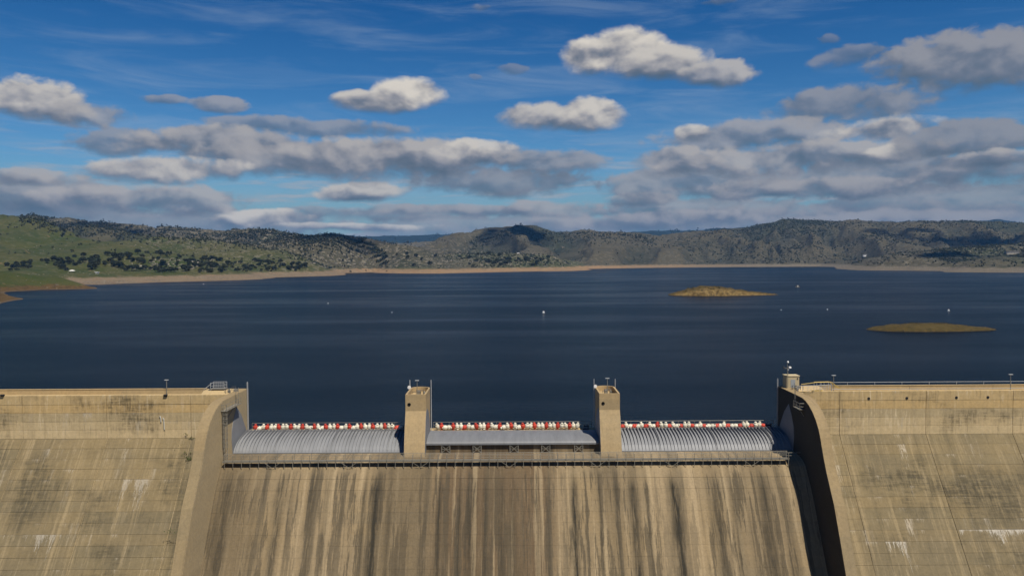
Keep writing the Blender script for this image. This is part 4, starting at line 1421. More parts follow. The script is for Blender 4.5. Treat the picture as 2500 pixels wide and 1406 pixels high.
hoop(tw_l, -HALF + .18, 146.7, 13.3, 4.3)
hoop(tw_r, HALF - .18, 146.7, 13.4, 4.3)
pl = empty('access_platform', (-54.0, 146, TOP), 'small railed platform with steps on the crest above the caged ladder', 'platform')
MB().box(-1.6, 1.1, -.6, 1.0, .25, .33).build('deck', 'galvanised', pl)
for sx in (-1.5, 1.0):
    for sy in (-.5, .9):
        MB().tube([(sx, sy, -.9), (sx, sy, 1.4)], .04, 6).build('post', 'rail_paint', pl)
for sy in (-.5, .9):
    for z in (.85, 1.4):
        MB().tube([(-1.5, sy, z), (1.0, sy, z)], .035, 6).build('rail', 'rail_paint', pl)
for k in range(7):
    MB().tube([(-1.2 + k * .33, .9, .33), (-1.2 + k * .33, .9, 1.4)], .015, 4).build('baluster', 'rail_paint', pl)
for sy in (-.5, .3):
    MB().bar((-1.6, sy, .3), (-2.9, sy, -.9), .06, .16).build('stringer', 'galvanised', pl)
    MB().tube([(-1.5, sy, 1.2), (-2.9, sy, .1)], .03, 6).build('handrail', 'rail_paint', pl)
for k in range(4):
    MB().box(-1.9 - k * .28, -1.65 - k * .28, -.5, .3, .05 - k * .25, .09 - k * .25).build('tread', 'galvanised', pl)

# machinery on the abutment tops
for sgn, lab in ((-1, 'dark valve gear on the crest between ladder hoop and railed platform'), (1, 'dark valve gear on the crest in front of the hut')):
    r = empty('valve_gear', (sgn * 51.2, 143, TOP), lab, 'machinery')
    for k in range(4):
        x, y = random.uniform(-.9, .9), random.uniform(-1, 2.4)
        MB().tube([(x, y, 0), (x, y, .7), (x + .6, y + .3, .7), (x + .6, y + .3, 0)], .05, 6).build('pipe', 'dark_steel', r)
    MB().lathe([(.28, 0), (.28, .45), (.14, .55), (.14, .75)], 10).build('valve', 'galvanised', r)
    MB().box(.5, 1.1, .8, 1.5, 0, .5).build('cabinet', 'galvanised', r)

# ladder and landing, then the caged ladder standing against the lit wall
cl = empty('caged_ladder', (-48.75, 134.3, 1.9), 'tall caged steel ladder with landing against the sunlit wall', 'ladder')
MB().box(-.5, .45, -.8, 6.6, 8.62, 8.70).build('landing', 'galvanised', cl)
for p0 in ((-.45, -.75), (.4, -.75), (.4, .6), (.4, 2.1), (.4, 3.6), (.4, 5.1), (.4, 6.5)):
    MB().tube([(*p0, 8.66), (*p0, 9.75)], .035, 6).build('post', 'galvanised', cl)
for z in (9.2, 9.75):
    MB().tube([(-.45, -.75, z), (.4, -.75, z), (.4, 6.5, z)], .033, 6).build('rail', 'galvanised', cl)
MB().bar((.35, 3.2, 8.6), (-.45, -.4, 6.2), .08).build('brace', 'galvanised', cl)
for s in (-.28, .28):
    MB().tube([(s, -.3, 0), (s, -.3, 9.7)], .05, 6).build('stile', 'galvanised', cl)
rg = MB().tube([(-.28, -.3, 0), (.28, -.3, 0)], .022, 4).mesh('rung', 'galvanised')
for k in range(28):
    link('rung', rg, cl, loc=(0, 0, .3 + k * .3))
cage = MB().tube([(.42 * math.cos(a), -.3 - .42 * math.sin(a) - .1, 0) for a in np.linspace(-.2, math.pi + .2, 9)], .035, 5).mesh('cage_hoop', 'galvanised')
for k in range(8):
    link('cage_hoop', cage, cl, loc=(0, 0, 2.5 + k * .8))
for a in np.linspace(0, math.pi, 5):
    x, y = .42 * math.cos(a), -.4 - .42 * math.sin(a)
    MB().tube([(x, y, 2.5), (x, y, 8.5)], .028, 4).build('cage_bar', 'galvanised', cl)
lad = empty('short_ladder', (-48.85, 140.4, 10.5), 'short ladder up from the landing to the crest by the caged ladder', 'ladder')
for s in (-.25, .25):
    MB().tube([(s, 0, 0), (s, 0, 3.0)], .035, 6).build('stile', 'galvanised', lad)
rg2 = MB().tube([(-.25, 0, 0), (.25, 0, 0)], .02, 4).mesh('rung', 'galvanised')
for k in range(8):
    link('rung', rg2, lad, loc=(0, 0, .25 + k * .36))

# pipe down the lit training wall and moss along the wet joint
pz = P(462, 1285, 121.4)
dpipe = empty('drain_pipe', tuple(pz), 'pale drain pipe dropping beside the tan training wall', 'pipe')
MB().tube([(0, 0, 0), (.15, -.3, -.8), (.2, -1.2, -9)], .10, 7).build('pipe', 'pipe_white', dpipe)
MB().lathe([(.16, -.1), (.16, .1), (.1, .15)], 8).build('collar', 'hole_dark', dpipe)

# ---------------------------------------------------------------- hut side
hut = empty('gauge_hut', (51.2, 145.6, TOP), 'small concrete hut with a grey door on the crest above the shadowed wall', 'hut')
MB().box(-1.15, 1.15, -1.0, 1.0, -.3, 2.15).build('wall', 'hut_concrete', hut)
MB().prism([(-1.08, 2.152), (1.08, 2.152), (1.08, 2.27), (-1.08, 2.30)], -1.24, 1.24).build('roof', 'hut_concrete', hut)
dr = MB().box(-.40, .42, -1.04, -.99, .1, 1.55).build('door', 'door_grey', hut)
MB().box(.28, .34, -1.09, -1.041, .75, .88).build('handle', 'dark_steel', dr)
MB().box(.75, .95, -1.06, -1.0, 1.6, 1.9).build('vent', 'dark_steel', hut)
mast = empty('camera_mast', (50.1, 144.4, TOP + .1), 'thin mast with cameras beside the concrete hut', 'mast')
MB().tube([(0, 0, 0), (0, 0, 4.6)], [.06, .045], 8).build('pole', 'galvanised', mast)
MB().tube([(.16, 0, 0), (.16, 0, 3.6)], .03, 6).build('conduit', 'galvanised', mast)
MB().bar((-.55, 0, 3.55), (.55, 0, 3.6), .06).build('crossarm', 'galvanised', mast)
MB().box(-.75, -.45, -.2, .25, 3.5, 3.85).build('camera', 'dark_steel', mast)
MB().box(.25, .62, -.3, .15, 3.6, 3.88).build('camera', 'white_paint', mast)
MB().lathe([(.02, 0), (.16, .06), (.18, .2), (.1, .32), (.02, .36)], 10).build('dome', 'white_paint', mast, loc=(.1, 0, 4.55))
MB().box(.1, .26, -.12, .1, 3.2, 3.5).build('junction_box', 'white_paint', mast)

yr = empty('yellow_handrail', (53.0, 142.6, TOP), 'yellow handrail of the steps in front of the hut', 'handrail')
MB().tube([(-1.0, 0, 1.0), (1.8, 0, 1.35), (4.4, 0, 1.4), (6.4, 0, -.1)], .06, 6).build('rail', 'yellow_paint', yr)
MB().tube([(1.8, 1.3, 1.2), (4.4, 1.3, 1.25), (6.2, 1.3, .1)], .05, 6).build('rail', 'yellow_paint', yr)
for x in (1.8, 3.1, 4.4):
    MB().tube([(x, 0, -.3), (x, 0, 1.38)], .035, 6).build('post', 'rail_paint', yr)
    MB().tube([(x, 1.3, -.3), (x, 1.3, 1.2)], .035, 6).build('post', 'rail_paint', yr)
MB().box(.6, 2.4, -1.2, -.7, -.05, .08).build('step', 'yellow_paint', yr)
railing('platform_railing', 'grey pipe railing round the valve gear in front of the hut', 'railing', [(50.6, 140.6, TOP), (52.4, 140.4, TOP), (57.2, 141.9, TOP)], 1.05, 'rail_paint', 2, 1.2)
railing('crest_railing', 'pale pipe railing on top of the parapet behind the hut side road', 'railing', [(57.2, 147.2, TOP + .05), (118, 147.2, TOP + .05)], .55, 'rail_paint', 0, 5.0)
railing('crest_railing', 'pale low pipe rail along the dam edge nearest the viewer on the hut side', 'railing', [(57.0, 141.3, TOP - .05), (118, 141.3, TOP - .05)], .35, 'rail_paint', 0, 5.0)
sh = empty('steel_landing', (49.22, 134.9, 10.3), 'small railed steel landing in the shadow under the hut', 'platform')
MB().box(-.9, -.02, -1.6, 1.4, 0, .08).build('deck', 'galvanised', sh)
for z in (.55, 1.1):
    MB().tube([(-.85, -1.6, z), (-.85, 1.4, z)], .035, 6).build('rail', 'galvanised', sh)
    MB().tube([(-.85, -1.6, z), (-.05, -1.6, z)], .035, 6).build('rail', 'galvanised', sh)
for y in (-1.6, -.1, 1.4):
    MB().tube([(-.85, y, 0), (-.85, y, 1.1)], .03, 6).build('post', 'galvanised', sh)
MB().bar((-.8, -1.4, 0), (-.05, -1.4, -1.1), .07).build('brace', 'galvanised', sh)
lad2 = empty('short_ladder', (49.05, 137.4, 10.2), 'short ladder from the shadowed landing up to the hut level', 'ladder')
for s in (-.25, .25):
    MB().tube([(0, s, 0), (0, s, 3.0)], .035, 6).build('stile', 'galvanised', lad2)
rg3 = MB().tube([(0, -.25, 0), (0, .25, 0)], .02, 4).mesh('rung', 'galvanised')
for k in range(7):
    link('rung', rg3, lad2, loc=(0, 0, .3 + k * .36))

# moss tufts in the wet joint by the caged-ladder wall
mv, mf = [], []
for px, py, n, s in ((467, 1068, 26, 4), (455, 1110, 60, 9), (445, 1090, 30, 14), (461, 1120, 70, 5), (416, 1297, 30, 6), (455, 1060, 14, 3)):
    for _ in range(n):
        q = P(px + random.gauss(0, s), py + random.gauss(0, s * .5), 138.0)
        yq = FACE_Y - 0.75 * (TOE_Z - q[2]) if q[2] < TOE_Z else FACE_Y
        q = P(px + random.gauss(0, s), py + random.gauss(0, s * .5), yq - 0.25)
        for _k in range(3):
            b = len(mv)
            for _j in range(3):
                mv.append(q + np.array([random.gauss(0, .06), random.gauss(-.02, .05), random.gauss(0, .06)]))
            mf.append((b, b + 1, b + 2))
tag(link('moss', fast_mesh('moss', np.array(mv), np.array(mf), 'moss')), 'green moss and weeds in the wet joint beside the training wall', 'moss', kind='stuff')

# ================================================================== THINGS ON THE WATER
buoy_prof = MB().lathe([(.05, -.4), (.7, -.3), (.95, .1), (.8, .55), (.35, .7)], 14)
bw, br = buoy_prof.mesh('float', 'white_paint', True), buoy_prof.mesh('float', 'float_red', True)
top_m = MB().lathe([(.3, .65), (.28, 1.5), (.1, 1.6)], 10).mesh('top_mark', 'white_paint')
band_m = MB().lathe([(.305, .95), (.31, .95), (.31, 1.2), (.305, 1.2)], 10).mesh('band', 'float_red')
for px, py, s, lab in ((1327, 764, 1.15, 'large white buoy out in the middle of the lake'), (2316, 759, .95, 'white and red buoy beyond the nearer island'),
                       (801, 741, .45, 'tiny white buoy near the peninsula side'), (957, 763, .35, 'tiny faint buoy between the middle buoy and the peninsula'),
                       (1907, 757, .35, 'tiny buoy in front of the farther island tail'), (2020, 756, .45, 'tiny white buoy between the two islands'),
                       (497, 694, .7, 'tiny white buoy close under the far rocky shore')):
    xy = PW(px, py)
    r = empty('buoy', (xy[0], xy[1], .15), lab, 'buoy', 'buoys on the lake')
    r.scale = (s * .72, s * .72, s * .72)
    link('float', bw if s != .95 else bw, r)
    link('top_mark', top_m, r)
    link('band', band_m, r)
xy = PW(1947, 701)
pt = empty('pontoon', (xy[0], xy[1], .2), 'small dark pontoon with a white box beyond the farther island', 'pontoon')
MB().box(-2.4, 2.4, -1.4, 1.4, -.2, .3).build('deck', 'galvanised', pt)
MB().box(-1.8, -.5, -1, 1, .302, 2.1).build('housing', 'dark_steel', pt)
MB().box(.6, 1.8, -1, 1, .302, 2.1).build('housing', 'dark_steel', pt)
MB().box(-.35, .45, -1.2, -.2, .302, 1.9).build('box', 'white_paint', pt)

# ================================================================== BUILDINGS ON THE SHORES
def building(px, py, w, d, h, label, wall, roof, nwin, rise=0.8, cat='building', name='building'):
    q, ok = hit([px], [py])
    x, y, z = q[0]
    r = empty(name, (x, y, z), label, cat)
    MB().box(-w / 2, w / 2, -d / 2, d / 2, -3, h).build('wall', wall, r)
    MB().prism([(-d / 2 - .8, h + .003), (d / 2 + .8, h + .003), (d / 2 + .8, h + .3), (0, h + rise), (-d / 2 - .8, h + .3)], -w / 2 - .8, w / 2 + .8).build('roof', roof, r)
    for k in range(nwin):
        cx = -w / 2 + (k + .5) * w / nwin
        f = MB().box(cx - w / nwin * .3, cx + w / nwin * .3, -d / 2 - .12, -d / 2 - .004, h * .3, h * .78).build('window', 'white_paint', r)
        MB().box(cx - w / nwin * .25, cx + w / nwin * .25, -d / 2 - .2, -d / 2 - .124, h * .35, h * .74).build('pane', 'glass_dark', f)
    MB().box(w * .08, w * .08 + 1.2, -d / 2 - .22, -d / 2 - .004, 0, 2.1).build('door', 'roof_dark', r)
    return r


building(2113, 630, 20, 9, 4.6, 'white flat building on the far shore below the mesa', 'white_paint', 'white_paint', 6, .5)
building(2470, 622, 36, 12, 6, 'long tan building on the shore rise at the frame edge', 'tan_stucco', 'roof_dark', 9, 1.6)
building(1265, 622, 7, 6, 3.4, 'small white house below the dark peak', 'tan_stucco', 'white_paint', 3, 1.2, 'house', 'house')
building(1375, 606, 9, 6, 3, 'small pale house high on the far slope', 'tan_stucco', 'roof_dark', 4, 1.0, 'house', 'house')
building(237, 668, 5, 3, 2.6, 'tiny white hut on the green shore near the picnic shelter', 'white_paint', 'white_paint', 2, .4, 'hut', 'hut')
q, ok = hit([176], [666])
x, y, z = q[0]
ps = empty('picnic_shelter', (x, y, z), 'open picnic shelter with white roof under the shore oaks', 'shelter')
for sx in (-3.4, 0, 3.4):
    for sy in (-2.2, 2.2):
        MB().box(sx - .15, sx + .15, sy - .15, sy + .15, -1.5, 2.7).build('post', 'bark', ps)
MB().add([(-4.4, -3, 2.7), (4.4, -3, 2.7), (4.4, 3, 2.7), (-4.4, 3, 2.7), (-1.6, 0, 4.1), (1.6, 0, 4.1)], [(0, 1, 5, 4), (1, 2, 5), (2, 3, 4, 5), (3, 0, 4), (0, 3, 2, 1)]).build('roof', 'white_paint', ps)
MB().box(-1.2, 1.2, -.5, .5, .7, .78).build('table', 'bark', ps)

# ================================================================== TREES, BRUSH, ROCKS
def oak_mesh(seed, R=5.0, H=7.5, nclump=26, nleaf=26):
    r_ = np.random.default_rng(seed)
    vs_, fs_ = [], []
    cl_ = []
    for _ in range(nclump):
        a = r_.uniform(0, 2 * math.pi)
        e = r_.uniform(-.25, 1.0)
        rr = R * (1 - 0.45 * max(e, 0) ** 2) * r_.uniform(.35, .85)
        cl_.append((rr * math.cos(a), rr * math.sin(a), H * .52 + e * H * .36))
    cl_ = np.array(cl_)
    for c0 in cl_:
        cr = R * r_.uniform(.20, .36)
        d = r_.normal(size=(nleaf, 3))
        d /= np.linalg.norm(d, axis=1)[:, None]
        p0 = c0 + d * cr * r_.uniform(.6, 1.05, (nleaf, 1)) * np.array([1, 1, .8])
        t1 = np.cross(d, r_.normal(size=(nleaf, 3)))
        t1 /= np.linalg.norm(t1, axis=1)[:, None] + 1e-6
        t2 = np.cross(d, t1) + d * r_.normal(0, .5, (nleaf, 1))
        s = R * r_.uniform(.09, .17, (nleaf, 1))
        for q_ in zip(p0 - t1 * s, p0 + t2 * s, p0 + t1 * s, p0 - t2 * s):
            b = len(vs_)
            vs_ += list(q_)
            fs_.append((b, b + 1, b + 2, b + 3))
    crown = fast_mesh('crown', np.array(vs_), np.array(fs_), 'oak_leaves')
    tr = MB().tube([(0, 0, -1.5), (0.1, 0, H * .2), (.2, .1, H * .42)], [R * .10, R * .075, R * .05], 7)
    for k in range(4):
        c0 = cl_[k * 5]
        tr.tube([(.15, .05, H * .3), tuple(c0 * np.array([.5, .5, .8])), tuple(c0)], [R * .05, R * .035, R * .012], 5)
    return crown, tr.mesh('trunk', 'bark')


OAKS = [oak_mesh(s, 5.0, H) for s, H in ((1, 7.2), (2, 8.2), (3, 6.2), (4, 7.6), (5, 9.2))]
CONE = oak_mesh(9, 2.9, 13.0, 30, 22)


def poly_sample(poly, n):
    poly = np.array(poly, float)
    lo_, hi_ = poly.min(0), poly.max(0)
    out = np.zeros((0, 2))
    while len(out) < n:
        q_ = rng.uniform(lo_, hi_, (n * 3, 2))
        ins = np.zeros(len(q_), bool)
        for i in range(len(poly)):
            a, b = poly[i], poly[(i + 1) % len(poly)]
            if a[1] != b[1]:
                ins ^= ((a[1] > q_[:, 1]) != (b[1] > q_[:, 1])) & (q_[:, 0] < (b[0] - a[0]) * (q_[:, 1] - a[1]) / (b[1] - a[1]) + a[0])
        out = np.vstack([out, q_[ins]])
    return out[:n]


GROVES = [  # photo outline of a grove, count, mean scale, label, group
    ([(8, 648), (60, 642), (82, 648), (78, 658), (45, 668), (25, 664)], 16, 1.25, 'oak|in the clump above the green point', 'oaks above the green point'),
    ([(85, 640), (150, 632), (270, 622), (280, 640), (200, 650), (120, 652)], 34, 1.15, 'oak|in the upper belt at the green hill foot', 'oaks on the green hill foot'),
    ([(118, 648), (150, 646), (185, 640), (200, 664), (160, 664), (125, 662)], 7, 1.35, 'oak|close by the picnic shelter', 'oaks by the picnic shelter'),
    ([(190, 640), (300, 628), (305, 664), (240, 664), (200, 660)], 24, 1.3, 'oak|among boulders right of the picnic shelter', 'oaks right of the picnic shelter'),
    ([(300, 622), (390, 612), (450, 625), (455, 664), (370, 668), (300, 664)], 46, 1.3, 'oak|on the bouldery knoll above the shore', 'oaks on the bouldery knoll'),
    ([(450, 628), (540, 634), (620, 640), (620, 664), (520, 668), (450, 664)], 56, 1.15, 'oak|in the belt along the rocky shore', 'oaks along the rocky shore'),
    ([(610, 640), (700, 642), (760, 650), (755, 662), (690, 664), (610, 662)], 44, 1.15, 'oak|in the belt near the shaded hill', 'oaks near the dark hill'),
    ([(1180, 640), (1260, 636), (1320, 636), (1322, 650), (1250, 651), (1185, 650)], 30, 1.5, 'tall|in the grove behind the sandy beach', 'trees behind the sandy beach'),
    ([(960, 625), (1150, 620), (1300, 628), (1420, 640), (1400, 650), (1000, 652)], 30, 1.3, 'lone|on open slope above the sandy beach', 'lone trees above the sandy beach'),
]
ntree = 0
for poly, n, sc_, lab, grp in GROVES:
    s_ = poly_sample(poly, n)
    q, ok = hit(s_[:, 0], s_[:, 1])
    q = q[ok][np.argsort(s_[ok][:, 0])]
    for ti, (x, y, z) in enumerate(q):
        z = float(ground_z(np.array([x]), np.array([y]))[0])
        cr, tr = random.choice(OAKS) if 'tall' not in lab else random.choice(OAKS + [CONE])
        k = sc_ * .86 * random.uniform(.6, 1.3)
        size = 'small' if k < sc_ * .72 else 'large' if k > sc_ * .98 else 'middling'
        r = empty('oak_tree', (x, y, z - .3), '%s dark tree, %s from the left %s' % (size, ordinal(ti + 1), lab.split('|')[1]), 'tree', grp, random.uniform(0, 6.28))
        r.scale = (k * random.uniform(.85, 1.2), k, k * random.uniform(.85, 1.1))
        link('crown', cr, r)
        link('trunk', tr, r)
        ntree += 1
print('individual trees', ntree)


def scatter_blobs(pts, sizes, tall, seed, nb=3, squash=0.8):
    """many small ragged crowns joined in one mesh"""
    r_ = np.random.default_rng(seed)
    # octahedron-based crown, 8 faces per blob, jittered
    base = np.array([(1, 0, 0), (-1, 0, 0), (0, 1, 0), (0, -1, 0), (0, 0, 1), (0, 0, -1)], float)
    fc = np.array([(0, 2, 4), (2, 1, 4), (1, 3, 4), (3, 0, 4), (2, 0, 5), (1, 2, 5), (3, 1, 5), (0, 3, 5)])
    n = len(pts)
    N = n * nb
    cen = np.repeat(pts, nb, 0)
    sz = np.repeat(sizes, nb)
    tl = np.repeat(tall, nb)
    off = r_.normal(0, .45, (N, 3))
    off[:, 2] = np.abs(r_.normal(0.55, .35, N)) * tl
    cen = cen + off * sz[:, None]
    rad_ = sz * r_.uniform(.35, .8, N)
    v = base[None] * r_.uniform(.6, 1.35, (N, 6, 1)) * rad_[:, None, None]
    th = r_.uniform(0, 6.28, N)
    cs, sn = np.cos(th)[:, None], np.sin(th)[:, None]
    v = np.stack([v[..., 0] * cs - v[..., 1] * sn, v[..., 0] * sn + v[..., 1] * cs, v[..., 2] * squash * (0.6 + 0.4 * tl[:, None])], -1)
    v = v + r_.normal(0, .12, v.shape) * rad_[:, None, None]
    v = v + cen[:, None, :]
    f = fc[None] + (np.arange(N) * 6)[:, None, None]
    return v.reshape(-1, 3), f.reshape(-1, 3)


def world_scatter(n, rmin, rmax, a0, a1):
    a = np.radians(rng.uniform(a0, a1, n))
    r = np.sqrt(rng.uniform(rmin ** 2, rmax ** 2, n))
    x, y = r * np.sin(a), r * np.cos(a)
    return x, y, ground_z(x, y)


# woodland on the far slopes: denser in gullies and on the shaded ridges
pts, sz, tl = [], [], []
for n, r0, r1, a0, a1, thr, s0 in ((46000, 1700, 2700, -36, 36, .50, 2.8), (84000, 2700, 4600, -36, 36, .47, 3.4), (30000, 4600, 9800, -34, 34, .52, 9.0)):
    x, y, z = world_scatter(n, r0, r1, a0, a1)
    nz = fbm(x / 260, y / 260, 4, 31)
    nf_ = fbm(x / 420, y / 420, 4, 3)
    nz2 = ridged(x / 300 + .9 * nf_, y / 800 + .5 * nf_, 4, 21)
    az_ = x / y
    wood = np.where(az_ < -.46, .10 if r0 < 2700 else .75, np.where(az_ < -.14, .52, np.where(az_ < .22, .20, np.where(az_ < .30, .45, .95))))
    wood = np.where(r0 > 4600, 1.5, wood)
    gy = np.clip((.60 - nz2) / .16, 0, 1)
    pr = wood * (.12 + np.clip((nz - .47) * 5, 0, 1) * .8) + gy * (.25 + .6 * wood) * np.clip((nz - .36) * 6, 0, 1)
    k = rng.uniform(0, 1, n) < pr
    k &= z > 12
    pts.append(np.stack([x, y, z], -1)[k])
    sz.append(s0 * rng.uniform(.55, 1.35, k.sum()))
    tl.append(rng.uniform(.7, 1.5, k.sum()))
# ridge-line pines that stand against the sky
RL = [([(50, 529), (75, 524), (105, 531), (135, 543), (165, 548), (205, 542), (235, 540), (268, 547), (292, 554), (330, 561), (400, 556), (452, 558), (480, 566), (505, 573)], 700, 14),
      ([(545, 577), (600, 565), (628, 562), (656, 564), (690, 570), (740, 576)], 420, 16), ([(740, 592), (775, 577), (800, 572), (818, 578), (850, 586), (888, 591), (915, 605), (945, 629)], 650, 18),
      ([(1140, 597), (1180, 580), (1215, 570), (1242, 560), (1268, 555), (1290, 560), (1310, 566), (1345, 570), (1400, 567), (1500, 567), (1550, 572), (1600, 581)], 800, 14),
      ([(1880, 552), (1918, 541), (2040, 540), (2150, 546), (2230, 542), (2400, 540), (2470, 545)], 160, 8)]
for line, n, dep in RL:
    l_ = np.array(line, float)
    u = rng.uniform(0, 1, n)
    cum = np.concatenate([[0], np.cumsum(np.hypot(*np.diff(l_, axis=0).T))])
    px = np.interp(u * cum[-1], cum, l_[:, 0])
    py = np.interp(u * cum[-1], cum, l_[:, 1]) + np.abs(rng.normal(0, dep, n)) + 1.5
    q, ok = hit(px, py)
    q = q[ok]
    pts.append(q)
    sz.append(rng.uniform(2.2, 4.6, len(q)))
    tl.append(rng.uniform(1.0, 2.4, len(q)))
pts, sz, tl = np.vstack(pts), np.concatenate(sz), np.concatenate(tl)
print('woodland clumps', len(pts))
v, f = scatter_blobs(pts, sz, tl, 5, 3)
tag(link('woodland', fast_mesh('woodland', v, f, 'brush_leaves')), 'dark oak woodland and brush spread over the far hills', 'woodland', kind='stuff')

# boulders and granite outcrops
def boulder_mesh(seed):
    r_ = np.random.default_rng(seed)
    import bmesh
    bm = bmesh.new()
    bmesh.ops.create_icosphere(bm, subdivisions=1, radius=1)
    for v_ in bm.verts:
        v_.co *= r_.uniform(.7, 1.25)
        v_.co.z *= .7
    me = bpy.data.meshes.new('boulder')
    bm.to_mesh(me)
    bm.free()
    me.materials.append(MAT['granite'])
    return me


BM = [boulder_mesh(i) for i in range(6)]
ROCKS = [([(318, 642), (370, 634), (400, 650), (360, 664), (320, 662)], 34, 3.0, 'on the knoll above the tan shore', 'boulders on the bouldery knoll'),
         ([(405, 630), (500, 636), (500, 662), (410, 662)], 34, 2.6, 'among the oaks above the tan shore', 'boulders among the shore oaks'),
         ([(760, 628), (850, 622), (900, 645), (800, 656), (750, 648)], 36, 3.4, 'at the foot of the shaded hill', 'boulders below the dark hill'),
         ([(1020, 620), (1200, 612), (1380, 630), (1360, 650), (1040, 650)], 44, 3.6, 'on the slope above the sandy beach', 'boulders above the sandy beach')]
for poly, n, s0, lab, grp in ROCKS:
    s_ = poly_sample(poly, n)
    q, ok = hit(s_[:, 0], s_[:, 1])
    q = q[ok][np.argsort(s_[ok][:, 0])]
    for bi, (x, y, z) in enumerate(q):
        k = s0 * random.uniform(.5, 1.25)
        tag(link('boulder', random.choice(BM), None, (x, y, z + .1 * k), (0, 0, random.uniform(0, 6.3)), (k * random.uniform(.8, 1.6), k, k * random.uniform(.7, 1.1))),
            '%s pale granite boulder, %s from the left %s' % ('small' if k < s0 * .85 else 'large', ordinal(bi + 1), lab), 'boulder', grp)
pts, sz = [], []
for n, r0, r1, thr in ((30000, 1150, 2700, .55), (36000, 2700, 5200, .58)):
    x, y, z = world_scatter(n, r0, r1, -36, 36)
    nz = fbm(x / 120, y / 120, 4, 77)
    a = np.arctan2(x, y)
    i = np.clip(np.round((a - ang[0]) / (ang[1] - ang[0])).astype(int), 0, NA - 1)
    j = np.clip(np.round(np.log(np.hypot(x, y) / rad[0]) / math.log(rad[1] / rad[0])).astype(int), 0, NR - 1)
    k = (nz + .12 * (TR[i, j] - .5) > thr) & (rng.uniform(0, 1, n) < TR[i, j] * .9) & (z > 1.0)
    shore = (TSD[i, j] > 2) & (TSD[i, j] < 160) & (rng.uniform(0, 1, n) < .5) & (nz > .5) & (z > .8)
    k |= shore
    pts.append(np.stack([x, y, z - .3], -1)[k])
    sz.append(rng.uniform(.8, 2.6, k.sum()) * (1 if r0 < 2000 else 1.7) * np.where(shore[k], .7, 1))
for poly, n, a_, b_ in (([(190, 690), (500, 679), (840, 664), (842, 672), (500, 687), (230, 696)], 2600, .5, 1.7), ([(2040, 646), (2500, 655), (2500, 666), (2050, 657)], 1500, .7, 2.2),
                        ([(740, 632), (830, 605), (900, 615), (950, 645), (860, 656), (750, 652)], 700, 1.2, 3.2), ([(960, 640), (1110, 612), (1260, 608), (1400, 636), (1380, 650), (1000, 654)], 900, 1.2, 3.4),
                        ([(310, 640), (380, 630), (480, 632), (620, 645), (600, 662), (320, 664)], 600, 1.0, 2.8), ([(560, 585), (620, 566), (680, 572), (720, 600), (600, 606)], 320, 2.0, 4.5),
                        ([(2140, 612), (2230, 600), (2290, 620), (2200, 628)], 260, 1.5, 3.6), ([(2330, 608), (2480, 598), (2490, 618), (2360, 622)], 260, 1.2, 3.2),
                        ([(380, 585), (480, 592), (560, 612), (500, 624), (340, 612)], 300, 1.2, 3.4)):
    s_ = poly_sample(poly, n)
    q, ok = hit(s_[:, 0], s_[:, 1])
    q = q[ok]
    keep_ = fbm(q[:, 0] / 60, q[:, 1] / 60, 3, 91) > .46
    q = q[keep_]
    pts.append(q)
    sz.append(rng.uniform(a_, b_, len(q)) * rng.uniform(.5, 1, len(q)))
pts, sz = np.vstack(pts), np.concatenate(sz)
print('outcrop rocks', len(pts))
v, f = scatter_blobs(pts, sz, np.full(len(pts), .3), 9, 2, .7)
tag(link('outcrops', fast_mesh('outcrops', v, f, 'granite')), 'pale granite outcrops strewn over slopes and shore', 'outcrops', kind='stuff')

for o, pts, sz in ISL:
    v, f = scatter_blobs(pts, sz, np.full(len(pts), .3), 4, 1, .8)
    io = link('stones', fast_mesh('stones', v, f, 'island_earth'), o)
    io['kind'] = 'stuff'
    tp = pts[pts[:, 2] > np.percentile(pts[:, 2], 72)][:46]
    v, f = scatter_blobs(tp, np.full(len(tp), .75 if len(sz) and sz.max() > .6 else .35) * rng.uniform(.5, 1.4, len(tp)), np.full(len(tp), .9), 8, 3, .8)
    io = link('scrub', fast_mesh('scrub', v, f, 'brush_leaves'), o)
    io['kind'] = 'stuff'

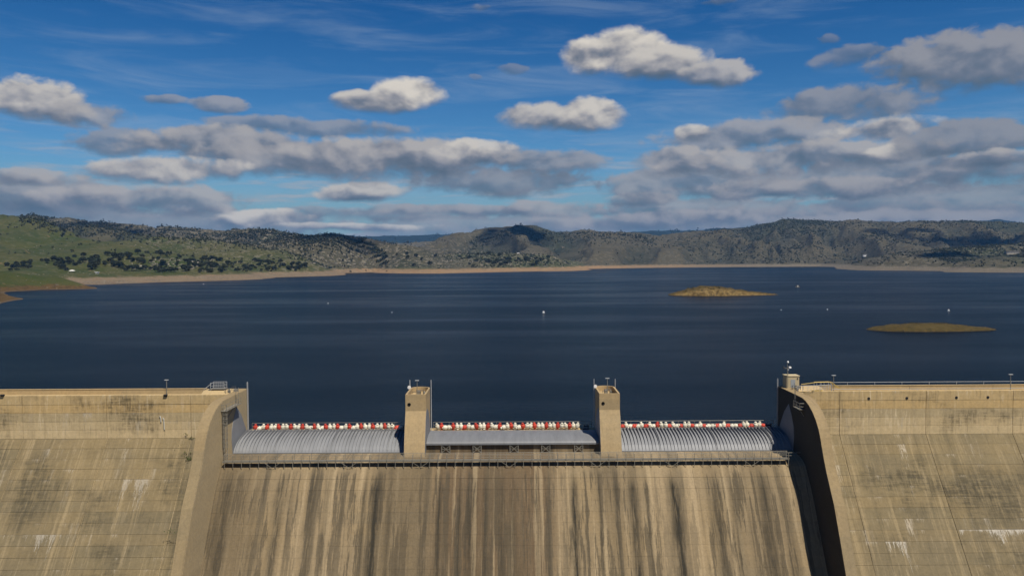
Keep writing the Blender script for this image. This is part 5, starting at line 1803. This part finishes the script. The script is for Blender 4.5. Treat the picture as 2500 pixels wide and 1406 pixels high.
# ================================================================== clouds overhead, out of frame, that shade parts of the hills
def cloud(px, py, D, rx, ry, alt, seed, label):
    import bmesh
    t3 = P(px, py, D)
    c0 = t3 + np.array(SUN) * ((alt - t3[2]) / SUN.z)
    r_ = np.random.default_rng(seed)
    bm = bmesh.new()
    for _ in range(26):
        a, rr = r_.uniform(0, 2 * math.pi), math.sqrt(r_.uniform(0, 1))
        k = r_.uniform(.22, .42) * (1.15 - .6 * rr)
        mtx = Matrix.Translation((rx * .8 * rr * math.cos(a), ry * .8 * rr * math.sin(a), r_.uniform(0, 60) * (1 - rr))) @ Matrix.Diagonal((rx * k, ry * k, min(rx, ry) * k * .6, 1))
        bmesh.ops.create_icosphere(bm, subdivisions=3, radius=1, matrix=mtx)
    for v_ in bm.verts:
        n_ = vnoise(np.array([v_.co.x / 45 + v_.co.z / 30]), np.array([v_.co.y / 45 - v_.co.z / 40]), seed)[0] - .5
        v_.co += v_.co.normalized() * n_ * 45
    me = bpy.data.meshes.new('cloud')
    bm.to_mesh(me)
    bm.free()
    me.materials.append(MAT['cloud_vapour'])
    me.polygons.foreach_set('use_smooth', [True] * len(me.polygons))
    tag(link('cloud', me, loc=tuple(c0)), label, 'cloud', kind='stuff')


cloud(830, 588, 2440, 200, 150, 1600, 1, 'puffy white cloud above the lake whose shadow lies on the dark hill')
cloud(1262, 574, 3480, 190, 230, 1600, 2, 'puffy white cloud high above the dark peak')
cloud(660, 585, 2750, 170, 90, 1600, 6, 'thin unseen cloud added to shade the rocky hill behind the oaks')  # added out of view to darken this hill
cloud(200, 545, 3050, 330, 200, 1700, 7, 'long unseen cloud added to shade the wooded ridge at the green hills')  # extra cloud outside the view, there to darken the ridge
cloud(2330, 585, 3300, 420, 260, 1600, 3, 'broad white cloud above the mesa shore')
cloud(2420, 620, 2200, 240, 120, 1600, 4, 'small white cloud above the near shore below the mesa')

# ================================================================== air
hz = MB().box(-12500, 12500, -6000, 14500, -47.2, 420)
ho = hz.build('haze', None)
tag(ho, 'thin blue haze over the lake and hills', 'haze', kind='stuff')
hm = bpy.data.materials.new('haze_air')
hm.use_nodes = True
hn = NT(hm.node_tree)
hn.n.clear()
pv = hn.new('ShaderNodeVolumePrincipled')
pv.inputs['Color'].default_value = (0.16, 0.47, 1.0, 1)
pv.inputs['Density'].default_value = 3.2e-5
pv.inputs['Anisotropy'].default_value = 0.0
om = hn.new('ShaderNodeOutputMaterial')
hn.l.new(pv.outputs[0], om.inputs['Volume'])
ho.data.materials.append(hm)

# ------------------------------------------------------------------ render settings
scene.render.engine = 'CYCLES'
cy = scene.cycles
cy.use_denoising = True
cy.max_bounces = 6
cy.diffuse_bounces = 2
cy.glossy_bounces = 3
cy.transmission_bounces = 2
cy.volume_bounces = 0
cy.sample_clamp_indirect = 6.0
